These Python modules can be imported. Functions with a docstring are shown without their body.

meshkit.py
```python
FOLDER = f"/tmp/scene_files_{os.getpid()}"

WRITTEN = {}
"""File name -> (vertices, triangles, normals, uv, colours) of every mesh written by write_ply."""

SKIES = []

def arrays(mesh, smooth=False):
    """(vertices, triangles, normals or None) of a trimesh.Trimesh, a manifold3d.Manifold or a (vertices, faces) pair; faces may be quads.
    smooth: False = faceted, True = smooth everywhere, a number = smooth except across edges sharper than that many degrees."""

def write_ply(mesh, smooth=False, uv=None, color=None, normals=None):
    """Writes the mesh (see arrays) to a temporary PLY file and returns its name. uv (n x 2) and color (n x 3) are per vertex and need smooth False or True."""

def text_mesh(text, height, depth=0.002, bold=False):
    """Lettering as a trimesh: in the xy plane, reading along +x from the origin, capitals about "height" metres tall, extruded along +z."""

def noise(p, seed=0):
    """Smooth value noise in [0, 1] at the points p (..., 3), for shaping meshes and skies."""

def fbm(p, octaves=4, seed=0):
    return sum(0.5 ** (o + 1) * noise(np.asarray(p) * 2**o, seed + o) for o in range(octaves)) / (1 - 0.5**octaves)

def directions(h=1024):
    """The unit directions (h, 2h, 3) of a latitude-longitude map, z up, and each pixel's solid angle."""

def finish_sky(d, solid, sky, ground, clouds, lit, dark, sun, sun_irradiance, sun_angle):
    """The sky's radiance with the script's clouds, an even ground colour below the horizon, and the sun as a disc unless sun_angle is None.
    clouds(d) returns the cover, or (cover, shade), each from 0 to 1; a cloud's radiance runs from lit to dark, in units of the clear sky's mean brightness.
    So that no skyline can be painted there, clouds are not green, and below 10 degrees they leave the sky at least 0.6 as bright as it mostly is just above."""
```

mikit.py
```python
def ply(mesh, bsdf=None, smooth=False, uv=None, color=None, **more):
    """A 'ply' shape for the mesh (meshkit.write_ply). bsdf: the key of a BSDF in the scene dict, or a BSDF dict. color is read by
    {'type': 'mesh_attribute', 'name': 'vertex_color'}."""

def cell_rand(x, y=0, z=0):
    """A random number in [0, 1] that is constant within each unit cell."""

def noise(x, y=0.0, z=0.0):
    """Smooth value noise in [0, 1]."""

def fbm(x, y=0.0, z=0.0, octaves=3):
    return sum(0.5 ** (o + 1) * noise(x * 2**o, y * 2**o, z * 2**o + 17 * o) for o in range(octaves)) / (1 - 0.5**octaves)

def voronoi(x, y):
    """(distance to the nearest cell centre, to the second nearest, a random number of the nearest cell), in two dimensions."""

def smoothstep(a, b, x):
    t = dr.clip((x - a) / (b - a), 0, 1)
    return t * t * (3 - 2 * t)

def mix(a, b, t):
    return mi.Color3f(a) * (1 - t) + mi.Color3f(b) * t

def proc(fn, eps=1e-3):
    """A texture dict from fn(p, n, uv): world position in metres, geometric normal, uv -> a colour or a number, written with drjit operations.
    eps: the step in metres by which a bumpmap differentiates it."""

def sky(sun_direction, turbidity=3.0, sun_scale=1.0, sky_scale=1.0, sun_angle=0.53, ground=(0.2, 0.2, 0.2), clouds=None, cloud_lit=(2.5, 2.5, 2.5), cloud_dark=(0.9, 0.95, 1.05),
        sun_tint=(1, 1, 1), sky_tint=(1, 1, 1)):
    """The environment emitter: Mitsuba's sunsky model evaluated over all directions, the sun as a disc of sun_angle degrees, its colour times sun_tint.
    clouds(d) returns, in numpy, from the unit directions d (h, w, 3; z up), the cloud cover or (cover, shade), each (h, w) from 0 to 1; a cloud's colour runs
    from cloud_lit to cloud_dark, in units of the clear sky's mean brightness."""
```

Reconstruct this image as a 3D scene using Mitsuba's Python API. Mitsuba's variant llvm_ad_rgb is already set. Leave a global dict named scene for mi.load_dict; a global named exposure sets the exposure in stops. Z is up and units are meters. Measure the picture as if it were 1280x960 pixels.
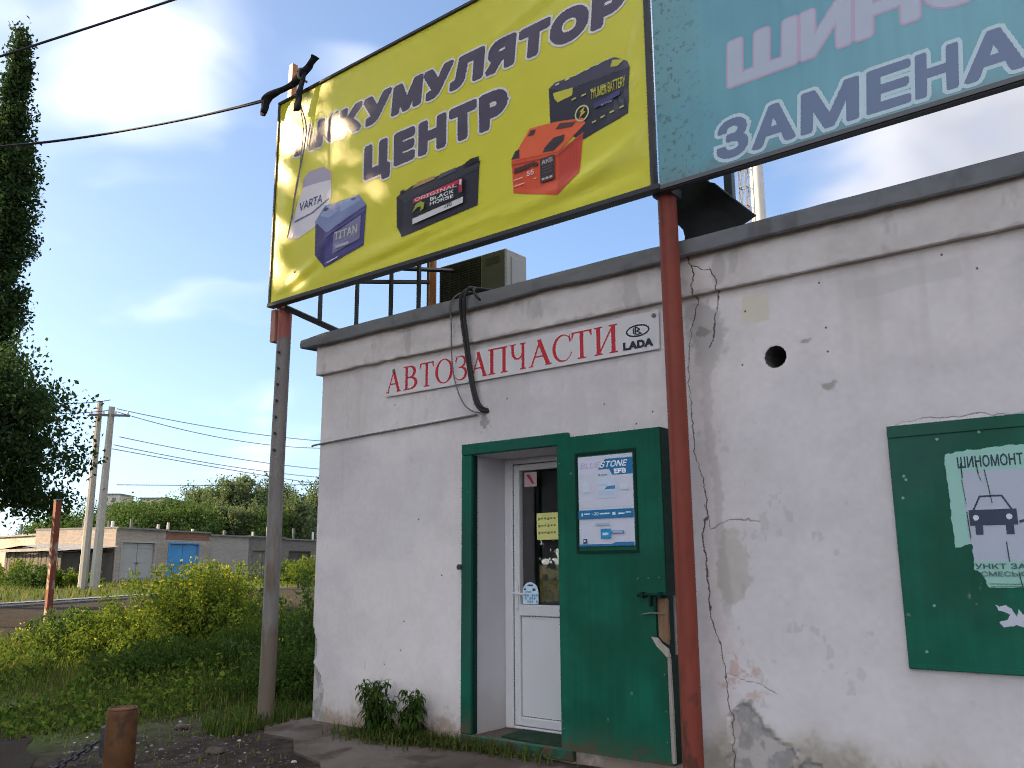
import math, random
import numpy as np
import drjit as dr
import mitsuba as mi
import trimesh
import shapely
from shapely import affinity
from shapely.geometry import Polygon, LineString, Point, box as sbox, MultiPolygon
from shapely.ops import unary_union
import meshkit, mikit
from mikit import proc, noise, fbm, voronoi, cell_rand, smoothstep, mix

T = mi.ScalarTransform4f
scene, labels = {'type': 'scene'}, {}

# ------------------------------------------------------------------ camera, sky, exposure
CAM = np.array([0.0, -5.2, 1.5])
PITCH, ROLL, YAW = math.radians(11.72), math.radians(-0.37), math.radians(38.6)
cy, sy = math.cos(YAW), math.sin(YAW)
FWD = np.array([-sy * math.cos(PITCH), cy * math.cos(PITCH), math.sin(PITCH)])
RT = np.array([cy, sy, 0.0])
UPV = np.cross(RT, FWD)
UPR = -math.sin(ROLL) * RT + math.cos(ROLL) * UPV
scene['camera'] = {'type': 'perspective', 'fov': math.degrees(2 * math.atan(640 / 1088.0)), 'fov_axis': 'x', 'near_clip': 0.05, 'far_clip': 5000.0,
                   'to_world': T().look_at(origin=CAM.tolist(), target=(CAM + FWD).tolist(), up=UPR.tolist())}
SUN = np.array([-0.745, -0.535, 0.435])


def sky_clouds(d):
    """thin fair-weather clouds in a hazy sky; a thicker sheet over the eastern half"""
    z = np.maximum(d[..., 2], 0.02)
    p = np.stack([d[..., 0] / (z + 0.25), d[..., 1] / (z + 0.25), np.zeros_like(z)], -1)
    w = np.stack([meshkit.fbm(p * 2.1 + 4.0, 4, 7), meshkit.fbm(p * 2.3 + 9.0, 4, 11), np.full_like(z, 0.5)], -1) - 0.5
    q = p + 0.55 * w
    big = meshkit.fbm(p * np.array([1.5, 1.9, 1.0]) + np.array([2.3, 0.4, 0]), 3, 13)
    f = meshkit.fbm(q * np.array([3.0, 4.6, 1.0]) + np.array([1.7, 0.6, 0]), 6, 3)

    def lump(v, r):
        v = np.array(v) / np.linalg.norm(v)
        return np.exp(-((1 - d @ v) / r))

    field = 0.55 * f + 0.45 * big + 0.24 * lump((-0.772, 0.38, 0.512), 0.008) + 0.10 * lump((-0.80, 0.33, 0.50), 0.010) + 0.22 * lump((-0.652, 0.553, 0.520), 0.0012) + 0.12 * lump((-0.82, 0.56, 0.135), 0.0015)
    sheet = 1 / (1 + np.exp(-(d[..., 0] * 0.9 + d[..., 1] * 0.1 + 0.25) * 14))
    field = field + 0.45 * sheet
    cover = np.clip((field - 0.66) / 0.36, 0, 1)
    cover = cover * cover * (3 - 2 * cover)
    near = d @ (SUN / np.linalg.norm(SUN))
    haze = 0.04 + 0.09 * np.exp(-d[..., 2] / 0.25) + 0.5 * np.exp(-(1 - near) / 0.16)
    cover = cover * (0.42 + 0.54 * sheet)
    cover = np.clip(1 - (1 - cover) * (1 - np.clip(haze, 0, 1)), 0, 1)
    # clouds scatter the sun forwards: bright towards the sun, greyer away from it
    shade = np.clip(0.66 - 0.92 * near + 0.6 * (meshkit.fbm(q * 2.2 + 20, 5, 5) - 0.5) * (0.3 + 0.7 * sheet), 0, 1)
    return cover, shade


scene['sky'] = mikit.sky(SUN.tolist(), turbidity=3.0, sun_scale=1.2, clouds=sky_clouds, cloud_lit=(5.1, 4.9, 4.84), cloud_dark=(1.25, 1.26, 1.37), sun_tint=(1.0, 0.93, 0.82), sky_tint=(0.615, 0.69, 0.815))
exposure = 3.35

rng = np.random.default_rng(11)
random.seed(5)


# ------------------------------------------------------------------ helpers
def lin(r, g, b):
    """sRGB bytes to reflectance"""
    c = np.array([r, g, b]) / 255.0
    return [float(x) for x in np.where(c < 0.04045, c / 12.92, ((c + 0.055) / 1.055) ** 2.4)]


def rgb(c):
    return {'type': 'rgb', 'value': [float(x) for x in c]} if not isinstance(c, dict) else c


def M(name, color, rough=0.6, metallic=0.0, spec=0.4, bump=None, bscale=1.0, **more):
    b = {'type': 'principled', 'base_color': rgb(color), 'roughness': rough, 'metallic': metallic, 'specular': spec, **more}
    if bump is not None:
        b = {'type': 'bumpmap', 'arbitrary': bump, 'scale': bscale, 'bsdf': b}
    scene[name] = {'type': 'twosided', 'bsdf': b}
    return name


def D(name, color):
    scene[name] = {'type': 'twosided', 'bsdf': {'type': 'diffuse', 'reflectance': rgb(color)}}
    return name


VC = {'type': 'mesh_attribute', 'name': 'vertex_color'}


def free(key):
    if key not in scene and key not in labels and not any(k.startswith(key + '__') for k in scene):
        return key
    i = 1
    while True:
        k = f'{key}_{i:03d}'
        if k not in scene and k not in labels and not any(x.startswith(k + '__') for x in scene):
            return k
        i += 1


def thing(name, label, cat, group=None):
    k = free(name)
    labels[k] = {'label': label, 'category': cat}
    if group:
        labels[k]['group'] = group
    return k


def add(name, mesh, bsdf, parent=None, smooth=False, color=None, label=None, cat=None, kind=None, group=None):
    k = free(parent + '__' + name if parent else name)
    scene[k] = mikit.ply(mesh, bsdf, smooth=smooth, color=color)
    e = {}
    if label: e['label'] = label
    if cat: e['category'] = cat
    if kind: e['kind'] = kind
    if group: e['group'] = group
    if e: labels[k] = e
    return k


def cat(ms):
    ms = [m for m in ms if m is not None]
    return trimesh.util.concatenate(ms)


def box(x0, x1, y0, y1, z0, z1, ch=0.0):
    e = np.array([x1 - x0, y1 - y0, z1 - z0])
    if ch <= 0:
        m = trimesh.creation.box(extents=e)
    else:
        ch = min(ch, 0.45 * e.min())
        h = e / 2
        v = []
        for sx in (-1, 1):
            for s2 in (-1, 1):
                for sz in (-1, 1):
                    v += [[sx * h[0], s2 * (h[1] - ch), sz * (h[2] - ch)], [sx * (h[0] - ch), s2 * h[1], sz * (h[2] - ch)], [sx * (h[0] - ch), s2 * (h[1] - ch), sz * h[2]]]
        m = trimesh.convex.convex_hull(np.array(v))
    m.apply_translation([(x0 + x1) / 2, (y0 + y1) / 2, (z0 + z1) / 2])
    return m


def spline(P, n=10):
    P = np.asarray(P, float)
    Q = np.vstack([2 * P[0] - P[1], P, 2 * P[-1] - P[-2]])
    out = []
    for i in range(1, len(Q) - 2):
        t = np.linspace(0, 1, n, endpoint=False)[:, None]
        a, b, c, d = Q[i - 1], Q[i], Q[i + 1], Q[i + 2]
        out.append(0.5 * (2 * b + (c - a) * t + (2 * a - 5 * b + 4 * c - d) * t ** 2 + (3 * b - a - 3 * c + d) * t ** 3))
    return np.vstack(out + [P[-1:]])


def tube(P, r, n=8, caps=True):
    """a tube along the points; r a number or one per point"""
    P = np.asarray(P, float)
    r = np.broadcast_to(np.asarray(r, float), (len(P),))
    t = np.gradient(P, axis=0)
    t /= np.linalg.norm(t, axis=1, keepdims=True) + 1e-12
    ref = np.array([0, 0, 1.0]) if abs(t[:, 2]).mean() < 0.8 else np.array([1.0, 0, 0])
    a = np.cross(t, ref)
    a /= np.linalg.norm(a, axis=1, keepdims=True) + 1e-12
    b = np.cross(t, a)
    ang = np.linspace(0, 2 * np.pi, n, endpoint=False)
    ring = P[:, None] + r[:, None, None] * (np.cos(ang)[None, :, None] * a[:, None] + np.sin(ang)[None, :, None] * b[:, None])
    v = ring.reshape(-1, 3)
    f = []
    for i in range(len(P) - 1):
        for j in range(n):
            k = (j + 1) % n
            f += [[i * n + j, i * n + k, (i + 1) * n + k], [i * n + j, (i + 1) * n + k, (i + 1) * n + j]]
    if caps:
        c0, c1 = len(v), len(v) + 1
        v = np.vstack([v, P[:1], P[-1:]])
        for j in range(n):
            k = (j + 1) % n
            f += [[c0, k, j], [c1, (len(P) - 1) * n + j, (len(P) - 1) * n + k]]
    m = trimesh.Trimesh(v, f, process=False)
    m.fix_normals() if len(P) < 40 else None
    return m


def bar(p0, p1, w, h=None):
    """square tube between two points"""
    p0, p1 = np.asarray(p0, float), np.asarray(p1, float)
    L = np.linalg.norm(p1 - p0)
    m = trimesh.creation.box(extents=[w, h or w, L])
    m.apply_translation([0, 0, L / 2])
    z = (p1 - p0) / L
    x = np.cross([0, 1.0, 0.02], z); x /= np.linalg.norm(x)
    A = np.eye(4); A[:3, 0], A[:3, 1], A[:3, 2], A[:3, 3] = x, np.cross(z, x), z, p0
    m.apply_transform(A)
    return m


def polys(g):
    if g.is_empty: return []
    if g.geom_type == 'Polygon': return [g]
    return [p for p in getattr(g, 'geoms', []) if p.geom_type == 'Polygon' and p.area > 1e-9]


def facade_plate(g, y_front, depth):
    """extrude an (x, z) polygon so that its face stands at y = y_front, looking to -y, and it reaches back by depth"""
    ms = []
    for p in polys(g):
        m = trimesh.creation.extrude_polygon(p, depth, engine='earcut')
        v = m.vertices.copy()
        m.vertices = np.stack([v[:, 0], y_front + depth - v[:, 2], v[:, 1]], -1)
        m.faces = m.faces[:, ::-1] if np.linalg.det(np.array([[1, 0, 0], [0, 0, -1], [0, 1, 0]], float)) < 0 else m.faces
        ms.append(m)
    return cat(ms)


_glyphs = {}


def glyph(s):
    """the outline of a text in capitals of height 1, as a polygon"""
    if s not in _glyphs:
        m = meshkit.text_mesh(s, 1.0, 0.1, True)
        tri = m.triangles[(m.triangles[:, :, 2] > 0.09).all(1)][:, :, :2]
        _glyphs[s] = shapely.make_valid(shapely.set_precision(unary_union([Polygon(t).buffer(0.003, join_style=2, mitre_limit=1.5) for t in tri if Polygon(t).area > 1e-7]).buffer(-0.003).simplify(0.003), 1e-4)).buffer(0)
    return _glyphs[s]


def fit(g, x0, x1, z0, z1, shear=0.0, fat=0.0, zl=None):
    """scale a polygon into the box, then fatten"""
    a, b, c, d = g.bounds
    fz = fat
    g = affinity.affine_transform(g, [(x1 - x0 - 2 * fat) / (c - a), 0, 0, (z1 - z0 - 2 * fz) / (d - b), 0, 0])
    a, b, c, d = g.bounds
    g = affinity.translate(g, x0 + fat - a, z0 + fz - b)
    if fat: g = g.buffer(fat, join_style=2)
    if shear: g = affinity.affine_transform(g, [1, shear, 0, 1, -shear * z0, 0])
    return g


def text_at(s, x0, x1, z0, h, fat=0.0):
    g = glyph(s)
    a, b, c, d = g.bounds
    return fit(g, x0, x1, z0 + (b if b < -0.1 else 0) * h, z0 + h, 0, fat)


def rel(fn, x0, x1, z0, z1):
    """a function from unit coordinates to the box"""
    return lambda pts: Polygon([(x0 + (x1 - x0) * u, z0 + (z1 - z0) * v) for u, v in pts])


class Print:
    """flat print: polygons of ink, each a hair above the one below, on one mesh"""

    def __init__(self, y, step=0.0006, thick=0.0005, warp=None):
        self.y, self.step, self.thick, self.ms, self.cs, self.n, self.warp = y, step, thick, [], [], 0, warp

    def ink(self, g, c, lift=None):
        self.n += 1
        k = self.n if lift is None else lift
        if isinstance(g, list): g = unary_union([x.buffer(0) for x in g])
        g = g.buffer(0)
        y = self.y - k * self.step
        m = []
        for p in polys(g):
            if self.warp is not None: p = p.segmentize(0.12)
            v, f = trimesh.creation.triangulate_polygon(p, engine='earcut')
            m.append(trimesh.Trimesh(np.column_stack([v[:, 0], np.zeros(len(v)), v[:, 1]]), f, process=False))
        if not m: return
        m = cat(m)
        if self.warp is not None:
            m = trimesh.Trimesh(*trimesh.remesh.subdivide_to_size(m.vertices, m.faces, 0.05, max_iter=14), process=False)
        v = m.vertices.copy()
        v[:, 1] = y - (self.warp(v[:, 0], v[:, 2]) if self.warp else 0)
        # face towards -y
        f = m.faces
        nrm = np.cross(v[f[:, 1]] - v[f[:, 0]], v[f[:, 2]] - v[f[:, 0]])[:, 1]
        f = np.where((nrm > 0)[:, None], f[:, ::-1], f)
        self.ms.append((v, f)); self.cs.append(np.tile(c, (len(v), 1)))

    def build(self, name, bsdf, parent, **kw):
        n = np.cumsum([0] + [len(v) for v, _ in self.ms])
        v = np.vstack([v for v, _ in self.ms]); f = np.vstack([f + a for (_, f), a in zip(self.ms, n)])
        return add(name, (v, f), bsdf, parent, color=np.vstack(self.cs), **kw)


def strip(pts, w):
    return LineString(pts).buffer(w / 2, cap_style=2)


# ------------------------------------------------------------------ ground heights
def sst(a, b, x):
    t = np.clip((np.asarray(x, float) - a) / (b - a), 0, 1)
    return t * t * (3 - 2 * t)


def gz(x, y):
    x, y = np.asarray(x, float), np.asarray(y, float)
    r = np.hypot(x + 5, y)
    return 0.155 - 0.045 * np.clip(-y, 0, 5) + 0.47 * sst(14, 46, r) + 0.05 * sst(-7.5, -9, x) * sst(-1.5, 0.5, y) * sst(40, 15, r)


# ------------------------------------------------------------------ materials
def f_ground(p, n, uv):
    a = fbm(p.x * 0.35, p.y * 0.35, 0, 4)
    b = fbm(p.x * 9, p.y * 9, 3, 3)
    c = mix((0.022, 0.016, 0.012), (0.042, 0.032, 0.026), smoothstep(0.3, 0.7, b))
    g = mix((0.035, 0.055, 0.016), (0.075, 0.09, 0.03), b)
    far = smoothstep(-6.8, -8.2, p.x + 0.8 * (fbm(p.x * 1.3, p.y * 1.3, 7, 3) - 0.5))
    return mix(c, g, far * (0.65 + 0.35 * smoothstep(0.35, 0.6, a)))


M('soil', proc(f_ground), 0.95, spec=0.2, bump=proc(lambda p, n, uv: fbm(p.x * 14, p.y * 14, 0, 4), 4e-3), bscale=0.03)


def f_asph(p, n, uv):
    v = noise(p.x * 160, p.y * 160)
    w = fbm(p.x * 1.4, p.y * 1.4, 4, 4)
    c = mix((0.022, 0.020, 0.018), (0.05, 0.046, 0.042), 0.5 * v + 0.6 * w - 0.1)
    return mix(c, (0.036, 0.028, 0.022), 0.8 * smoothstep(0.36, 0.56, fbm(p.x * 3.1, p.y * 3.1, 9, 4)) * smoothstep(-14.0, -13.0, p.x))


M('asphalt', proc(f_asph), 1.0, spec=0.05, bump=proc(lambda p, n, uv: noise(p.x * 110, p.y * 110), 3e-3), bscale=0.004)


def f_conc(p, n, uv):
    w = fbm(p.x * 2.2, p.y * 2.2, p.z * 2.2, 5)
    s = smoothstep(0.5, 0.66, fbm(p.x * 4.5 + 9, p.y * 4.5, p.z * 4.5, 4))
    c = mix((0.065, 0.051, 0.041), (0.115, 0.096, 0.08), smoothstep(0.3, 0.7, w))
    return mix(c, (0.040, 0.031, 0.025), s * 0.75)


M('old_concrete', proc(f_conc), 0.9, spec=0.25, bump=proc(lambda p, n, uv: fbm(p.x * 20, p.y * 20, p.z * 20, 4), 3e-3), bscale=0.012)

# --- the plastered wall: cracks, patches, dirt where the photograph has them (x, z on the facade)
CRACK1 = [(-2.585, 3.6), (-2.551, 3.485), (-2.526, 3.411), (-2.566, 3.334), (-2.541, 3.244), (-2.586, 3.056), (-2.628, 2.896), (-2.633, 2.621), (-2.618, 2.351), (-2.621, 2.191), (-2.563, 2.004),
          (-2.55, 1.823), (-2.584, 1.723), (-2.578, 1.521), (-2.567, 1.322), (-2.557, 1.127), (-2.51, 1.008), (-2.477, 0.844), (-2.475, 0.704), (-2.457, 0.567), (-2.466, 0.1)]
CRACK2 = [(-2.551, 3.485), (-2.482, 3.441), (-2.408, 3.413), (-2.383, 3.34), (-2.383, 3.24), (-2.412, 3.135), (-2.44, 2.948), (-2.466, 2.897)]
CRACK3 = [(-2.57, 1.875), (-2.534, 1.721), (-2.49, 1.74), (-2.438, 1.753), (-2.329, 1.765), (-2.199, 1.75)]
CRACK4 = [(-1.352, 2.271), (-1.222, 2.289), (-1.018, 2.276), (-0.907, 2.285), (-0.844, 2.265), (-0.60, 2.275)]
CRACK5 = [(-6.08, 3.27), (-6.10, 3.05), (-6.07, 2.8), (-6.13, 2.5), (-6.11, 2.2), (-6.16, 1.9)]
CRACK6 = [(-2.47, 0.84), (-2.36, 0.80), (-2.26, 0.79), (-2.16, 0.74)]
DOTS = [(-1.72, 3.19), (-1.02, 3.21), (-1.70, 2.9), (-1.70, 2.75), (-2.25, 2.75), (-0.85, 3.09), (-2.21, 3.10), (-3.31, 2.62), (-3.05, 2.45), (-2.92, 2.52), (-5.46, 2.87), (-4.2, 2.77), (-5.15, 1.87), (-5.3, 1.05),
        (-5.33, 0.82), (-5.52, 0.70), (-4.88, 1.42)]


def seg_d(x, z, pts):
    d = mi.Float(9)
    for (a, b), (c, e) in zip(pts[:-1], pts[1:]):
        ex, ez = c - a, e - b
        t = dr.clip(((x - a) * ex + (z - b) * ez) / (ex * ex + ez * ez), 0, 1)
        d = dr.minimum(d, dr.square(x - a - t * ex) + dr.square(z - b - t * ez))
    return dr.sqrt(d)


def blob(x, z, cx, cz, rx, rz):
    return dr.sqrt(dr.square((x - cx) / rx) + dr.square((z - cz) / rz))


def wall_cracks(x, z):
    jx = x + 0.035 * (fbm(x * 22, z * 22, 3, 3) - 0.5)
    jz = z + 0.035 * (fbm(x * 22 + 40, z * 22, 9, 3) - 0.5)
    w = 0.35 + 1.0 * noise(x * 7, z * 7, 5)
    big = dr.minimum(seg_d(jx, jz, CRACK1), seg_d(jx, jz, CRACK2))
    small = dr.minimum(dr.minimum(seg_d(jx, jz, CRACK3), seg_d(jx, jz, CRACK4)), seg_d(jx, jz, CRACK6))
    c = 1 - smoothstep(0.0015, 0.0065, big / w)
    c = dr.maximum(c, (1 - smoothstep(0.0006, 0.0045, small / w)) * 0.75)
    return dr.maximum(c, (1 - smoothstep(0.0, 0.006, seg_d(jx, jz, CRACK5) / w)) * 0.22)


def wall_broken(x, z):
    """where the plaster has come off: the corner's foot, the patch low beside the red pole"""
    n1 = fbm(x * 6, z * 6, 2, 4) - 0.5
    n2 = fbm(x * 17, z * 17, 8, 3) - 0.5
    edge = -6.445 + 0.15 * smoothstep(0.95, 0.80, z) * (0.35 + 0.65 * smoothstep(0.72, 0.42, z)) - 0.05 * smoothstep(0.74, 0.64, z) * smoothstep(0.54, 0.64, z)
    a = smoothstep(0.006, -0.006, x - edge - 0.05 * n1 - 0.02 * n2 - 0.0)
    a = a * smoothstep(0.97, 0.93, z + 0.1 * n2)
    d = dr.minimum(blob(x, z, -2.37, 0.53, 0.095, 0.12), blob(x, z, -2.24, 0.37, 0.19, 0.15))
    d = dr.minimum(d, blob(x, z, -1.95, 0.27, 0.2, 0.10))
    b = smoothstep(1.08, 0.92, d + 1.3 * n1 + 0.9 * n2)
    return dr.maximum(a, b)


def wall_dots(x, z):
    d = mi.Float(9)
    for a, b in DOTS:
        d = dr.minimum(d, dr.square(x - a) + dr.square(z - b))
    return 1 - smoothstep(0.004, 0.0095, dr.sqrt(d))


def f_wall(p, n, uv):
    x, z = p.x, p.z
    lo = fbm(x * 1.1, z * 1.1, 1, 4)
    mid = fbm(x * 5, z * 5, 6, 4)
    hi = fbm(x * 30, z * 30, 2, 3)
    c = mix((0.64, 0.60, 0.592), (0.72, 0.68, 0.672), smoothstep(0.32, 0.68, 0.6 * lo + 0.4 * mid))
    c = c * (0.95 + 0.1 * hi)
    # grey repair beside the long crack, down its length
    run = seg_d(x, z, [(-2.50, 3.12), (-2.50, 2.86), (-2.52, 2.4), (-2.47, 2.0), (-2.47, 1.5), (-2.44, 1.2)])
    wid = 0.075 * smoothstep(2.72, 2.84, z) + 0.038
    g = smoothstep(1.3, 0.55, run / wid + 1.6 * (mid - 0.5) + 0.9 * (hi - 0.5))
    c = mix(c, (0.42, 0.40, 0.395), g * (0.40 + 0.45 * smoothstep(2.7, 2.9, z)) * smoothstep(1.0, 1.3, z))
    c = mix(c, (0.26, 0.25, 0.24), smoothstep(1.1, 0.7, blob(x, z, -2.51, 3.02, 0.055, 0.035) + 1.2 * (hi - 0.5)) * 0.8)
    # old paint showing in two rectangles under the cornice
    r1 = smoothstep(0.012, -0.012, dr.maximum(dr.abs(x + 2.14) - 0.095, dr.abs(z - 3.11) - 0.10) + 0.03 * (mid - 0.5))
    r2 = smoothstep(0.012, -0.012, dr.maximum(dr.abs(x + 1.22) - 0.29, dr.abs(z - 3.11 - 0.04 * (x + 1.2)) - 0.055) + 0.03 * (mid - 0.5))
    c = mix(c, (0.62, 0.58, 0.46), r1 * (0.30 + 0.5 * smoothstep(0.4, 0.65, mid)))
    c = mix(c, (0.55, 0.525, 0.515), r2 * 0.5)
    r3 = smoothstep(1.1, 0.75, blob(x, z, -2.40, 1.45, 0.11, 0.25) + 1.6 * (mid - 0.5) + 0.5 * (hi - 0.5))
    c = mix(c, (0.43, 0.40, 0.32), r3 * 0.5)
    # specks and scuffs
    sp = smoothstep(0.72, 0.78, fbm(x * 12 + 30, z * 9, 4, 4)) * smoothstep(0.42, 0.6, fbm(x * 0.8, z * 0.8, 12, 3))
    c = mix(c, (0.38, 0.35, 0.335), sp * 0.26)
    # whitewash brushed on in lifts, rain streaks under the cornice
    lift = smoothstep(0.47, 0.53, fbm(x * 0.55 + 3, z * 0.9, 8, 4))
    c = c * mix((1, 1, 1), (0.93, 0.935, 0.955), lift)
    ds = smoothstep(0.5, 0.72, fbm(x * 7, z * 0.45, 5, 4)) * smoothstep(1.9, 3.25, z)
    c = mix(c, (0.47, 0.43, 0.40), ds * 0.30)
    sc = smoothstep(1.0, 0.5, blob(x, z, -1.70, 2.54, 0.06, 0.035) + 1.4 * (hi - 0.5))
    c = mix(c, (0.30, 0.28, 0.26), sc * 0.75)
    sc2 = dr.maximum(smoothstep(1.0, 0.4, blob(x, z, -1.83, 2.84, 0.035, 0.02) + 1.2 * (hi - 0.5)), smoothstep(1.0, 0.5, blob(x, z, -4.43, 2.62, 0.055, 0.085) + 1.7 * (hi - 0.5)))
    c = mix(c, (0.20, 0.19, 0.18), sc2 * 0.6)
    pk = smoothstep(1.1, 0.3, blob(x, z, -2.36, 0.85, 0.16, 0.18) + 2.2 * (hi - 0.5)) * smoothstep(0.52, 0.62, fbm(x * 14, z * 14, 1, 3))
    c = mix(c, (0.50, 0.34, 0.28), pk * 0.6)
    # damp and splashed dirt along the foot
    foot = z + 0.38 * (fbm(x * 2.6, z * 2.6, 3, 4) - 0.5) + 0.16 * (mid - 0.5)
    ri = smoothstep(-3.4, -2.2, x)
    c = mix(c, (0.50, 0.45, 0.385), smoothstep(0.62, 0.34, foot) * (0.35 + 0.35 * ri))
    c = mix(c, (0.24, 0.225, 0.18), smoothstep(0.50, 0.22, foot + 0.14 * (hi - 0.5)) * ri * 0.85)
    c = mix(c, (0.26, 0.18, 0.12), smoothstep(0.34, 0.18, foot + 0.12 * (hi - 0.5)) * (1 - ri) * 0.75)
    br = wall_broken(x, z)
    c = mix(c, mix(mix((0.24, 0.23, 0.222), (0.40, 0.385, 0.375), hi), (0.46, 0.43, 0.41), smoothstep(0.5, 0.62, fbm(x * 13, z * 13, 9, 4))), br)
    c = mix(c, (0.10, 0.09, 0.085), wall_dots(x, z))
    return mix(c, (0.075, 0.065, 0.06), wall_cracks(x, z) * 0.92)


def f_wall_bump(p, n, uv):
    x, z = p.x, p.z
    return 0.004 * fbm(x * 3.0, z * 4.5, p.y * 3, 3) + 0.0009 * fbm(x * 24, z * 44, p.y * 30, 3) - 0.004 * wall_cracks(x, z) - 0.004 * wall_dots(x, z)


M('plaster', proc(f_wall), 0.85, spec=0.25, bump=proc(f_wall_bump, 2e-3), bscale=1.0)


def f_cornice(p, n, uv):
    x, z = p.x, p.z
    mid = fbm(x * 4, z * 4, 6, 4)
    hi = fbm(x * 26, z * 26, 2, 3)
    c = mix((0.60, 0.555, 0.54), (0.70, 0.655, 0.64), smoothstep(0.3, 0.7, mid)) * (0.94 + 0.12 * hi)
    st = smoothstep(0.62, 0.75, fbm(x * 8, z * 3.5, 3, 4))
    c = mix(c, (0.30, 0.28, 0.27), st * 0.35)
    e = smoothstep(0.025, 0.0, z - 3.265 + 0.06 * (fbm(x * 8, z * 8, 1, 3) - 0.55))
    c = mix(c, (0.30, 0.27, 0.25), e * 0.5)
    g = smoothstep(1.1, 0.6, blob(x, z, -2.36, 3.41, 0.05, 0.12) + (mid - 0.5))
    c = mix(c, (0.40, 0.385, 0.37), g * 0.6)
    return mix(c, (0.07, 0.06, 0.055), wall_cracks(x, z) * 0.95)


M('cornice_plaster', proc(f_cornice), 0.88, spec=0.2, bump=proc(lambda p, n, uv: 0.0015 * fbm(p.x * 5, p.z * 5, 0, 4) + 0.0015 * fbm(p.x * 34, p.z * 34, 2, 3) - 0.004 * wall_cracks(p.x, p.z), 2e-3), bscale=1.0)


def f_felt(p, n, uv):
    a = fbm(p.x * 2.5, p.y * 2.5, p.z * 9, 4)
    s = smoothstep(0.55, 0.75, fbm(p.x * 6, p.y * 6, p.z * 2, 4))
    return mix(mix((0.135, 0.14, 0.15), (0.23, 0.235, 0.245), a), (0.07, 0.07, 0.075), s * 0.6)


M('roof_felt', proc(f_felt), 0.75, spec=0.4, bump=proc(lambda p, n, uv: fbm(p.x * 12, p.y * 12, p.z * 12, 4), 3e-3), bscale=0.012)


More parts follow.
